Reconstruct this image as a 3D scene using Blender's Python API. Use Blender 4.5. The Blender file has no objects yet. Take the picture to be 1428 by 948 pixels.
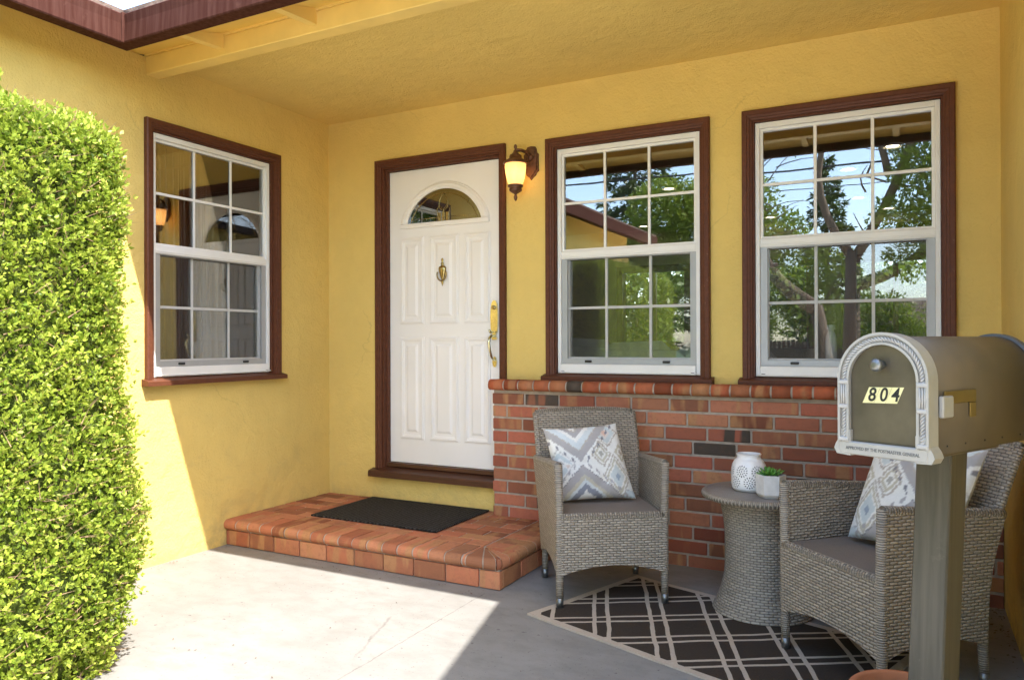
import bpy, bmesh, math, random
import numpy as np
from mathutils import Vector, Matrix, noise as mnoise
random.seed(7)
RNG = np.random.default_rng(11)
scene = bpy.context.scene
COL = scene.collection
R = math.radians
PI = math.pi

# ------------------------------------------------------------------ materials
def _m(name):
    m = bpy.data.materials.new(name); m.use_nodes = True
    nt = m.node_tree; nt.nodes.clear()
    return m, nt
class NT:
    """tiny node builder"""
    def __init__(s, name):
        s.mat, s.nt = _m(name)
        s.out = s.nt.nodes.new('ShaderNodeOutputMaterial')
    def n(s, typ, inp=None, **kw):
        nd = s.nt.nodes.new('ShaderNode' + typ)
        for k, v in kw.items(): setattr(nd, k, v)
        for k, v in (inp or {}).items():
            s.put(nd.inputs[k], v)
        return nd
    def put(s, sock, v):
        if isinstance(v, bpy.types.NodeSocket): s.nt.links.new(v, sock)
        else:
            if isinstance(v, tuple) and len(v) == 3 and sock.type == 'RGBA': v = (*v, 1)
            sock.default_value = v
    def co(s, kind='Object', scale=None, loc=None, rot=None):
        o = s.n('TexCoord').outputs[kind]
        if scale or loc or rot:
            d = {'Vector': o}
            if scale: d['Scale'] = scale
            if loc: d['Location'] = loc
            if rot: d['Rotation'] = rot
            o = s.n('Mapping', d).outputs[0]
        return o
    def math(s, op, a, b=0.0, c=0.0):
        nd = s.n('Math', {0: a, 1: b, 2: c}, operation=op); return nd.outputs[0]
    def noise(s, vec, scale, detail=4, rough=.55, dist=0.0, color=False):
        nd = s.n('TexNoise', {'Vector': vec, 'Scale': scale, 'Detail': detail, 'Roughness': rough, 'Distortion': dist})
        return nd.outputs[1 if color else 0]
    def ramp(s, fac, stops, interp='LINEAR'):
        nd = s.n('ValToRGB', {0: fac}); cr = nd.color_ramp; cr.interpolation = interp
        while len(cr.elements) < len(stops): cr.elements.new(.5)
        for e, (p, c) in zip(cr.elements, stops):
            e.position = p
            e.color = (c, c, c, 1) if not isinstance(c, tuple) else (*c, 1)
        return nd.outputs[0]
    def mix(s, fac, a, b, blend='MIX'):
        nd = s.n('Mix', data_type='RGBA', blend_type=blend)
        s.put(nd.inputs[0], fac); s.put(nd.inputs[6], a); s.put(nd.inputs[7], b)
        return nd.outputs[2]
    def bump(s, h, strength, dist, prev=None):
        d = {'Height': h, 'Strength': strength, 'Distance': dist}
        if prev is not None: d['Normal'] = prev
        return s.n('Bump', d).outputs[0]
    def bsdf(s, color, rough=.6, metal=0.0, normal=None, spec=.5, **kw):
        d = {'Base Color': color, 'Roughness': rough, 'Metallic': metal, 'Specular IOR Level': spec}
        if normal is not None: d['Normal'] = normal
        d.update(kw)
        return s.n('BsdfPrincipled', d).outputs[0]
    def done(s, sh):
        s.nt.links.new(sh, s.out.inputs[0]); return s.mat

def simple(name, c, rough=.6, metal=0.0, spec=.5, var=.12, vscale=8, bump=0, bscale=60, bdist=.002):
    t = NT(name); co = t.co()
    f = t.noise(co, vscale, 5)
    a = tuple(x * (1 - var) for x in c); b = tuple(min(1, x * (1 + var)) for x in c)
    col = t.mix(t.ramp(f, [(.3, 0.), (.7, 1.)]), a, b)
    nr = t.bump(t.noise(co, bscale, 5), bump, bdist) if bump else None
    return t.done(t.bsdf(col, rough, metal, nr, spec))

def stucco(name, c):
    t = NT(name); co = t.co()
    big = t.noise(co, 1.3, 6, .6); mid = t.noise(co, 9, 6, .6)
    a = tuple(x * .9 for x in c); b = tuple(min(1, x * 1.06) for x in c)
    col = t.mix(t.ramp(big, [(.3, 0.), (.7, 1.)]), a, b)
    col = t.mix(t.ramp(mid, [(.35, .0), (.8, .25)]), col, tuple(x * .82 for x in c))
    # scuffs and dirt low on the walls, patches with a shape of their own
    z = t.n('SeparateXYZ', {0: co}).outputs[2]
    low = t.n('MapRange', {0: z, 1: 1.0, 2: .25, 3: 0.0, 4: 1.0}).outputs[0]
    pat = t.ramp(t.noise(co, 3.7, 7, .65, .6), [(.52, 0.), (.72, 1.)])
    f = t.math('MULTIPLY', t.math('MULTIPLY', low, pat), .26)
    col = t.mix(f, col, (.30, .225, .12))
    foot = t.n('MapRange', {0: z, 1: .26, 2: .0, 3: 0.0, 4: .45}).outputs[0]
    f2 = t.math('MULTIPLY', foot, t.ramp(t.noise(co, 14, 7, .7), [(.42, 0.), (.62, 1.)]))
    col = t.mix(f2, col, (.22, .18, .12))
    # a few hairline cracks
    wv = t.n('VectorMath', {0: co, 1: t.n('VectorMath', {0: t.noise(co, 4, 5, .6, color=True), 'Scale': .22}, operation='SCALE').outputs[0]}, operation='ADD').outputs[0]
    vo = t.n('TexVoronoi', {'Vector': wv, 'Scale': .85}, feature='DISTANCE_TO_EDGE').outputs[0]
    ck = t.math('MULTIPLY', t.n('MapRange', {0: vo, 1: .0032, 2: .0010, 3: 0.0, 4: 1.0}).outputs[0], t.ramp(t.noise(co, 1.9, 3), [(.52, 0.), (.60, .22)]))
    col = t.mix(ck, col, tuple(x * .45 for x in c))
    nb = t.bump(t.noise(co, 11, 4, .5, .4), .5, .02)
    nb = t.bump(t.noise(co, 75, 7, .65), .85, .006, nb)
    return t.done(t.bsdf(col, .88, 0, nb, .25))

def brown_paint(name, c=(.100, .034, .0165)):
    t = NT(name); co = t.co()
    s1 = t.noise(t.co(scale=(1, 1, 1)), 35, 6, .6)
    col = t.mix(t.ramp(s1, [(.35, 0.), (.75, 1.)]), c, tuple(x * 1.35 for x in c))
    chips = t.ramp(t.noise(co, 55, 3, .5), [(.70, 0.), (.76, 1.)])
    col = t.mix(t.math('MULTIPLY', chips, .35), col, (.30, .16, .10))
    nb = t.bump(t.noise(co, 60, 6, .6), .25, .003)
    return t.done(t.bsdf(col, .5, 0, nb, .25))

def gutter_mat():
    t = NT('gutter_brown'); co = t.co()
    st = t.noise(t.co(scale=(45, 45, 2.2)), 1.0, 5, .6)
    c = (.045, .0145, .009)
    col = t.mix(t.ramp(st, [(.38, 0.), (.72, 1.)]), c, (.075, .031, .022))
    rust = t.ramp(t.noise(co, 7, 6, .65), [(.62, 0.), (.75, .5)])
    col = t.mix(rust, col, (.13, .065, .048))
    return t.done(t.bsdf(col, .75, 0, t.bump(st, .1, .002), .06))

def brick_mat(name, flashed=True, red=(.35, .104, .062), org=(.40, .17, .092)):
    t = NT(name)
    att = t.n('Attribute', attribute_name='tint')
    sp = t.n('SeparateColor', {0: att.outputs[0]})
    r, g, b = sp.outputs[0], sp.outputs[1], sp.outputs[2]
    co = t.co()
    col = t.mix(b, red, org)
    br = t.n('MapRange', {0: r, 3: .55, 4: 1.3}).outputs[0]
    col = t.mix(1.0, col, t.n('CombineColor', {0: br, 1: br, 2: br}).outputs[0], 'MULTIPLY')
    xyz = t.n('SeparateXYZ', {0: co})
    xx = t.math('ADD', t.math('MULTIPLY', xyz.outputs[0], 16.0), t.math('MULTIPLY', r, 91.0))
    zz = t.math('MULTIPLY', xyz.outputs[2], 3.0)
    bv = t.n('CombineXYZ', {0: xx, 1: t.math('MULTIPLY', xyz.outputs[1], 4.0), 2: zz}).outputs[0]
    band = t.noise(bv, 1.0, 2, .4)
    m1 = t.n('MapRange', {0: g, 1: .10, 2: .5}).outputs[0]      # tan-flashed bricks
    m1 = t.math('MULTIPLY', m1, t.n('MapRange', {0: g, 1: .86, 2: .84}).outputs[0])
    tan = t.math('MULTIPLY', m1, t.ramp(band, [(.5, 0.), (.6, .75)]))
    col = t.mix(tan, col, (.47, .24, .105))
    dk = t.n('MapRange', {0: g, 1: .86, 2: .88}).outputs[0]
    dkf = t.math('MULTIPLY', dk, t.ramp(band, [(.50, 1.), (.58, .1)]))
    col = t.mix(dkf, col, (.085, .066, .05))
    dirt = t.noise(co, 38, 6, .7)
    col = t.mix(t.ramp(dirt, [(.5, 0.), (.78, .5)]), col, (.19, .09, .055))
    soot = t.ramp(t.noise(co, 6, 5, .6), [(.56, 0.), (.76, .45)])
    col = t.mix(soot, col, (.16, .075, .045))
    nb = t.bump(t.noise(co, 120, 6, .7), .5, .004)
    nb = t.bump(t.noise(co, 22, 3), .4, .008, nb)
    return t.done(t.bsdf(col, .8, 0, nb, .15))

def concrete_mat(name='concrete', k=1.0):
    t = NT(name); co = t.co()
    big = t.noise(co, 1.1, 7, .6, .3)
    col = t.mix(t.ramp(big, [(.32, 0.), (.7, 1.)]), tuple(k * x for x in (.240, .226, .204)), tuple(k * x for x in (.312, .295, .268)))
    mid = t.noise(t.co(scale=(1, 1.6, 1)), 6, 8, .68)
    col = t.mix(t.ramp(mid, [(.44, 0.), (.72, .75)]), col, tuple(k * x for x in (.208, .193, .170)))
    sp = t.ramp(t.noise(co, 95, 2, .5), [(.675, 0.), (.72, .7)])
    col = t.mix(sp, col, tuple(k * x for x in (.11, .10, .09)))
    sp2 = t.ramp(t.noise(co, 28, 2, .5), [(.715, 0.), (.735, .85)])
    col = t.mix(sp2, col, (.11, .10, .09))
    xyz = t.n('SeparateXYZ', {0: co})
    def crack(col, x0, y0, x1, y1, w, amp):
        L = math.hypot(x1 - x0, y1 - y0); ux, uy = (x1 - x0) / L, (y1 - y0) / L
        wob = t.math('MULTIPLY', t.math('SUBTRACT', t.noise(co, 9, 5, .7), .5), amp)
        dx = t.math('SUBTRACT', xyz.outputs[0], x0); dy = t.math('SUBTRACT', xyz.outputs[1], y0)
        d = t.math('ADD', t.math('ADD', t.math('MULTIPLY', dx, -uy), t.math('MULTIPLY', dy, ux)), wob)
        along = t.math('ADD', t.math('MULTIPLY', dx, ux), t.math('MULTIPLY', dy, uy))
        a = t.n('MapRange', {0: t.math('ABSOLUTE', d), 1: w, 2: w * .35, 3: 0.0, 4: 1.0}).outputs[0]
        e = t.math('MULTIPLY', t.n('MapRange', {0: along, 1: 0.0, 2: .04}).outputs[0], t.n('MapRange', {0: along, 1: L, 2: L - .1}).outputs[0])
        e = t.math('MULTIPLY', e, t.ramp(t.noise(co, 17, 3), [(.3, .25), (.55, 1.)]))
        return t.mix(t.math('MULTIPLY', t.math('MULTIPLY', a, e), .55), col, (.10, .085, .07))
    col = crack(col, 1.90, -1.0, 1.885, -4.6, .0045, .03)
    col = crack(col, 1.675, -1.48, 1.83, -1.95, .009, .06)
    nb = t.bump(t.noise(co, 9, 5, .6), .25, .01)
    nb = t.bump(t.noise(co, 140, 6, .7), .35, .003, nb)
    return t.done(t.bsdf(col, .85, 0, nb, .3))

def wicker_mat(name, w=.034, h=.0118, light=(.42, .355, .275), dark=(.11, .09, .067)):
    t = NT(name)
    uv = t.n('TexCoord').outputs['UV']
    wob = t.noise(uv, 9, 3, .5, color=True)
    wv = t.n('VectorMath', {0: wob, 1: (.5, .5, .5)}, operation='SUBTRACT').outputs[0]
    wv = t.n('VectorMath', {0: wv, 'Scale': .006}, operation='SCALE').outputs[0]
    uv = t.n('VectorMath', {0: uv, 1: wv}, operation='ADD').outputs[0]
    xyz = t.n('SeparateXYZ', {0: uv})
    V = t.math('DIVIDE', xyz.outputs[1], h)
    row = t.math('FLOOR', V); fv = t.math('FRACT', V)
    U = t.math('ADD', t.math('DIVIDE', xyz.outputs[0], w), t.math('MULTIPLY', row, .5))
    cell = t.math('FLOOR', U); fu = t.math('FRACT', U)
    su = t.math('SINE', t.math('MULTIPLY', fu, PI)); sv = t.math('SINE', t.math('MULTIPLY', fv, PI))
    hgt = t.math('MULTIPLY', t.math('POWER', su, .55), t.math('POWER', sv, .7))
    # vertical stakes showing between the strands
    rnd = t.n('TexWhiteNoise', {'Vector': t.n('CombineXYZ', {0: cell, 1: row, 2: 0.0}).outputs[0]}, noise_dimensions='3D').outputs[0]
    lc = t.mix(rnd, tuple(x * .80 for x in light), tuple(min(1, x * 1.12) for x in light))
    grain = t.noise(t.n('Mapping', {'Vector': uv, 'Scale': (60, 900, 1)}).outputs[0], 1, 3)
    lc = t.mix(t.ramp(grain, [(.3, 0.), (.8, .4)]), lc, tuple(x * .6 for x in light))
    col = t.mix(t.ramp(hgt, [(.08, 0.), (.5, 1.)]), dark, lc)
    nb = t.bump(hgt, .9, .006)
    return t.done(t.bsdf(col, .5, 0, nb, .4))

def seat_mat():
    t = NT('seat_weave'); uv = t.n('TexCoord').outputs['UV']
    xyz = t.n('SeparateXYZ', {0: uv})
    a = t.math('FRACT', t.math('DIVIDE', xyz.outputs[1], .011)); s = t.math('SINE', t.math('MULTIPLY', a, PI))
    n = t.noise(t.n('Mapping', {'Vector': uv, 'Scale': (25, 300, 1)}).outputs[0], 1, 4)
    col = t.mix(t.ramp(s, [(.1, 0.), (.7, 1.)]), (.095, .076, .062), (.25, .205, .168))
    col = t.mix(t.ramp(n, [(.4, 0.), (.8, .5)]), col, (.30, .25, .205))
    return t.done(t.bsdf(col, .6, 0, t.bump(s, .7, .004), .35))

def rug_mat():
    t = NT('rug_weave'); co = t.co()
    wob = t.noise(co, 5, 3, .5, color=True)
    wv = t.n('VectorMath', {0: t.n('VectorMath', {0: wob, 1: (.5, .5, .5)}, operation='SUBTRACT').outputs[0], 'Scale': .022}, operation='SCALE').outputs[0]
    p = t.n('VectorMath', {0: co, 1: wv}, operation='ADD').outputs[0]
    xyz = t.n('SeparateXYZ', {0: p})
    def fam(ang, per, off, gap, hw):
        nx, ny = math.cos(ang), math.sin(ang)
        d = t.math('ADD', t.math('MULTIPLY', xyz.outputs[0], nx), t.math('MULTIPLY', xyz.outputs[1], ny))
        d = t.math('SUBTRACT', d, off)
        f = t.math('MULTIPLY', t.math('FRACT', t.math('DIVIDE', d, per)), per)
        a = t.math('LESS_THAN', t.math('ABSOLUTE', t.math('SUBTRACT', f, hw + .002)), hw)
        b = t.math('LESS_THAN', t.math('ABSOLUTE', t.math('SUBTRACT', f, hw + .002 + gap)), hw)
        return t.math('MAXIMUM', a, b)
    l1 = fam(R(21.3 + RUG_ROT), .2535, RUG_O1, .0625, .0095)
    l2 = fam(R(120.8 + RUG_ROT), .245, RUG_O2, .0575, .0085)
    line = t.math('MAXIMUM', l1, l2)
    q = t.n('SeparateXYZ', {0: co})
    ex = t.math('ABSOLUTE', q.outputs[0]); ey = t.math('ABSOLUTE', q.outputs[1])
    bx = t.math('GREATER_THAN', ex, RUG_L / 2 - .036); by = t.math('GREATER_THAN', ey, RUG_W / 2 - .036)
    bord = t.math('MAXIMUM', bx, by)
    line = t.math('MAXIMUM', line, bord)
    # fine loop weave
    wv2 = t.math('MULTIPLY', t.math('SINE', t.math('MULTIPLY', q.outputs[0], 900)), t.math('SINE', t.math('MULTIPLY', q.outputs[1], 700)))
    nz = t.noise(co, 160, 3, .6)
    fld = t.mix(nz, (.032, .024, .018), (.072, .056, .043))
    tan = t.mix(t.noise(co, 110, 4, .6), (.38, .31, .235), (.56, .48, .385))
    col = t.mix(line, fld, tan)
    h = t.math('ADD', t.math('MULTIPLY', line, .6), t.math('ADD', t.math('MULTIPLY', wv2, .25), nz))
    return t.done(t.bsdf(col, .95, 0, t.bump(h, .6, .003), .1))

def attr_mat(name, rough=.8, bscale=300, bstr=.3, spec=.3, weave=None):
    t = NT(name); co = t.co()
    a = t.n('Attribute', attribute_name='tint').outputs[0]
    nz = t.noise(co, 260, 3, .6)
    col = t.mix(t.ramp(nz, [(.35, .0), (.75, .18)]), a, (.35, .33, .31))
    return t.done(t.bsdf(col, rough, 0, t.bump(t.noise(co, bscale, 4), bstr, .002), spec))

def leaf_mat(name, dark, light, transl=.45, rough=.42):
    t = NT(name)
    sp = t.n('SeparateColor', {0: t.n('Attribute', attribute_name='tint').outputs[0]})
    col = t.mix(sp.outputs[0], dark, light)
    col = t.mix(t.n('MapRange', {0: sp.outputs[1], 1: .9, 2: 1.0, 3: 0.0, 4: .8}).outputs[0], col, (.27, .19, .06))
    b = t.bsdf(col, rough, 0, None, .4)
    tr = t.n('BsdfTranslucent', {0: t.mix(.35, col, (.30, .42, .03))}).outputs[0]
    return t.done(t.n('MixShader', {0: transl, 1: b, 2: tr}).outputs[0])

def glass_pane_mat(name='window_glass', tint=(.94, .945, .92), base=.12):
    t = NT(name)
    fr = t.n('Fresnel', {'IOR': 1.5}).outputs[0]
    f = t.math('MINIMUM', t.math('ADD', t.math('MULTIPLY', fr, 1.1), base), 1.0)
    co = t.co()
    nb = t.bump(t.noise(co, 2.2, 2, .4), .02, .02)
    gl = t.n('BsdfGlossy', {0: (1., 1., 1.), 'Roughness': 0.0, 'Normal': nb}).outputs[0]
    tr = t.n('BsdfTransparent', {0: tint}).outputs[0]
    return t.done(t.n('MixShader', {0: f, 1: tr, 2: gl}).outputs[0])

def screen_mat():
    t = NT('insect_screen')
    tr = t.n('BsdfTransparent', {0: (1., 1., 1.)}).outputs[0]
    df = t.n('BsdfDiffuse', {0: (.10, .10, .10)}).outputs[0]
    return t.done(t.n('MixShader', {0: .20, 1: tr, 2: df}).outputs[0])

def emit(name, c, s):
    t = NT(name); return t.done(t.n('Emission', {0: c, 1: s}).outputs[0])

def shade_mat():
    t = NT('amber_glass'); co = t.co()
    nz = t.noise(co, 14, 4)
    c = t.mix(nz, (.90, .58, .24), (.97, .74, .42))
    tr = t.n('BsdfTranslucent', {0: c}).outputs[0]
    b = t.bsdf(c, .25, 0, None, .5)
    e = t.n('Emission', {0: (1., .55, .20), 1: .12}).outputs[0]
    m = t.n('MixShader', {0: .3, 1: tr, 2: b}).outputs[0]
    return t.done(t.n('AddShader', {0: m, 1: e}).outputs[0])

def wood_mat(name, a, b, axis=(3, 3, 40), rough=.6, bstr=.3):
    t = NT(name)
    n1 = t.noise(t.co(scale=axis), 1.0, 6, .62, .5)
    col = t.mix(t.ramp(n1, [(.3, 0.), (.72, 1.)]), a, b)
    sc = t.ramp(t.noise(t.co(), 12, 6, .7), [(.62, 0.), (.74, .5)])
    col = t.mix(sc, col, tuple(min(1, x * 1.5) for x in b))
    return t.done(t.bsdf(col, rough, 0, t.bump(n1, bstr, .003), .35))

RUG_ROT = 18.6; RUG_L, RUG_W = 1.42, .834
_rc = Vector((2.226, -1.193)) + Vector((.948, -.319)) * RUG_L / 2 + Vector((.319, .948)) * RUG_W / 2
_a1, _a2 = R(21.3), R(120.8)
RUG_O1 = (1.695 - .0105) - (_rc.x * math.cos(_a1) + _rc.y * math.sin(_a1))
RUG_O2 = (-2.040 - .0105) - (_rc.x * math.cos(_a2) + _rc.y * math.sin(_a2))

YEL = (.77, .56, .172)
M = dict(
    stucco=stucco('yellow_stucco', YEL),
    timber=simple('yellow_timber', (.76, .54, .16), .6, var=.07, vscale=5, bump=.2, bscale=30),
    trim=brown_paint('brown_paint'),
    threshold=wood_mat('threshold_wood', (.055, .022, .012), (.12, .05, .026), (2.5, 30, 30), .4),
    gutter=gutter_mat(),
    vinyl=simple('white_vinyl', (.83, .815, .77), .32, var=.03),
    alu=simple('grey_aluminium', (.42, .42, .41), .42, .3, var=.06),
    black=simple('black_plastic', (.015, .015, .015), .4),
    door=simple('white_door_paint', (.86, .825, .77), .38, var=.025, vscale=3, bump=.06, bscale=90),
    brass=simple('polished_brass', (.80, .745, .47), .26, 1.0, var=.15, vscale=40),
    oldbrass=simple('antique_brass', (.42, .32, .13), .25, 1.0, var=.4, vscale=60),
    brick=brick_mat('flashed_brick'),
    cap=brick_mat('cap_brick', red=(.40, .10, .045), org=(.38, .15, .07)),
    tile=brick_mat('terracotta_tile', red=(.44, .148, .075), org=(.46, .205, .105)),
    mortar=simple('mortar', (.40, .33, .255), .95, var=.2, vscale=20, bump=.6, bscale=120),
    concrete=concrete_mat(k=.88), pale_concrete=concrete_mat('pale_concrete', 2.75),  # pale_concrete: out-of-view ground, made extra pale to bounce light into the porch
    wicker=wicker_mat('wicker'),
    wicker_rim=wicker_mat('wicker_rim', .6, .0085),
    wicker_top=wicker_mat('wicker_top', .5, .009, (.38, .33, .28), (.13, .11, .10)),
    seat=seat_mat(),
    foot=simple('foot_metal', (.20, .20, .19), .35, .8),
    pillow=attr_mat('ikat_cloth', .9, 400, .35),
    ceramic=simple('white_ceramic', (.83, .80, .77), .3, var=.03, vscale=30),
    hole=simple('dark_inside', (.10, .09, .085), .8),
    pot=simple('pale_concrete', (.62, .59, .55), .85, var=.13, vscale=26, bump=.3, bscale=110),
    soil=simple('soil', (.06, .04, .028), .95, bump=.8, bscale=70, bdist=.01),
    succ=simple('succulent_green', (.10, .27, .035), .4, var=.45, vscale=60),
    iron=simple('rust_brown_iron', (.14, .062, .032), .5, .3, var=.35, vscale=45, bump=.25, bscale=90),
    shade=shade_mat(),
    glass=glass_pane_mat(),
    glass_clear=glass_pane_mat('clear_glass', (.96, .97, .96), .05),
    fan=glass_pane_mat('fanlight_glass', (.45, .45, .40), .22),
    screen=screen_mat(),
    leaf=leaf_mat('hedge_leaf', (.15, .235, .02), (.53, .585, .085), .42),
    twig=simple('twig', (.27, .17, .095), .9, var=.4, vscale=30),
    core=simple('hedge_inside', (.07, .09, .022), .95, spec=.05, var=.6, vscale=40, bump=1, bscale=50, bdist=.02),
    mailbody=simple('bronze_enamel', (.165, .128, .086), .46, .35, var=.12, vscale=5, bump=.04, bscale=40),
    maildoor=simple('olive_enamel', (.105, .086, .055), .40, .35, var=.28, vscale=9),
    silver=simple('silver_paint', (.38, .36, .325), .5, .2, var=.08, vscale=20),
    rope=simple('silver_rope', (.42, .40, .37), .6, .1, var=.1, vscale=30),
    sticker=simple('pale_gold_sticker', (.78, .70, .36), .3, .1, var=.1, vscale=50),
    ink=simple('black_ink', (.012, .012, .012), .45),
    emboss=simple('embossed_grey', (.13, .13, .128), .5, .3),
    goldplate=simple('flag_gold', (.23, .155, .045), .4, .5),
    post=wood_mat('bronzed_post', (.055, .047, .034), (.108, .092, .067), (45, 45, 1.6), .32, .12),
    terracotta=simple('terracotta', (.46, .17, .075), .8, var=.12, vscale=14, bump=.2),
    mat=None,
    interior=simple('interior_paint', (.46, .40, .30), .9, var=.05),
    oak=wood_mat('oak_floor', (.16, .08, .035), (.28, .15, .07), (2, 18, 2), .35),
    cabinet=wood_mat('red_brown_wood', (.12, .035, .016), (.20, .065, .03), (20, 20, 2), .45),
    sofa=simple('grey_upholstery', (.70, .68, .66), .95, var=.1, bump=.3, bscale=200),
    curtain=simple('sheer_curtain', (.33, .31, .29), .9, var=.1),
    lamp=emit('ceiling_lamp_glow', (1., .86, .62), 2.0),
    soffit=simple('soffit_boards', (.74, .51, .12), .7, var=.06, vscale=6, bump=.15, bscale=30),
    shingle=None,
    bark=wood_mat('bark', (.09, .065, .045), (.21, .155, .11), (14, 14, 3), .95, .9),
    conifer=leaf_mat('conifer_needles', (.025, .05, .02), (.085, .12, .04), .2),
    bushleaf=leaf_mat('bush_leaf', (.07, .13, .014), (.30, .36, .05), .45),
    shrubleaf=leaf_mat('shrub_leaf', (.025, .05, .008), (.10, .14, .022), .35),
    featherleaf=leaf_mat('feather_leaf', (.11, .17, .02), (.34, .40, .07), .5),
    fence=wood_mat('weathered_fence', (.09, .06, .042), (.17, .12, .085), (20, 20, 1.5), .9),
    rooftile=simple('brown_shingles', (.13, .085, .062), .9, var=.35, vscale=14, bump=.8, bscale=30, bdist=.02),
    farwall=simple('pale_plaster', (.45, .42, .36), .9),
    asphalt=simple('asphalt', (.05, .05, .052), .9, var=.2, vscale=30, bump=.4, bscale=150),
    lawn=simple('lawn', (.055, .105, .022), .95, var=.4, vscale=12, bump=.9, bscale=60, bdist=.03),
    bed=simple('planting_soil', (.09, .062, .04), .95, var=.35, vscale=20, bump=.9, bscale=60, bdist=.02),
    cable=simple('black_cable', (.02, .02, .022), .6),
    bottle=simple('frosted_glass', (.93, .94, .94), .12, var=.05),
    debris=simple('dry_leaf', (.12, .075, .04), .9, var=.5, vscale=90),
)
def mat_rubber():
    t = NT('ribbed_rubber'); co = t.co()
    x = t.n('SeparateXYZ', {0: co})
    wig = t.math('MULTIPLY', t.noise(co, 30, 2), .02)
    a = t.math('SINE', t.math('MULTIPLY', t.math('ADD', x.outputs[1], wig), 330))
    b = t.math('SINE', t.math('MULTIPLY', t.math('ADD', x.outputs[0], wig), 210))
    h = t.math('ADD', a, t.math('MULTIPLY', b, .6))
    col = t.mix(t.ramp(h, [(.2, 0.), (.9, 1.)]), (.012, .011, .010), (.070, .064, .058))
    col = t.mix(t.ramp(t.noise(co, 60, 5, .7), [(.6, 0.), (.75, .3)]), col, (.10, .085, .07))
    return t.done(t.bsdf(col, .85, 0, t.bump(h, .8, .004), .25))
M['mat'] = mat_rubber()

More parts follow.
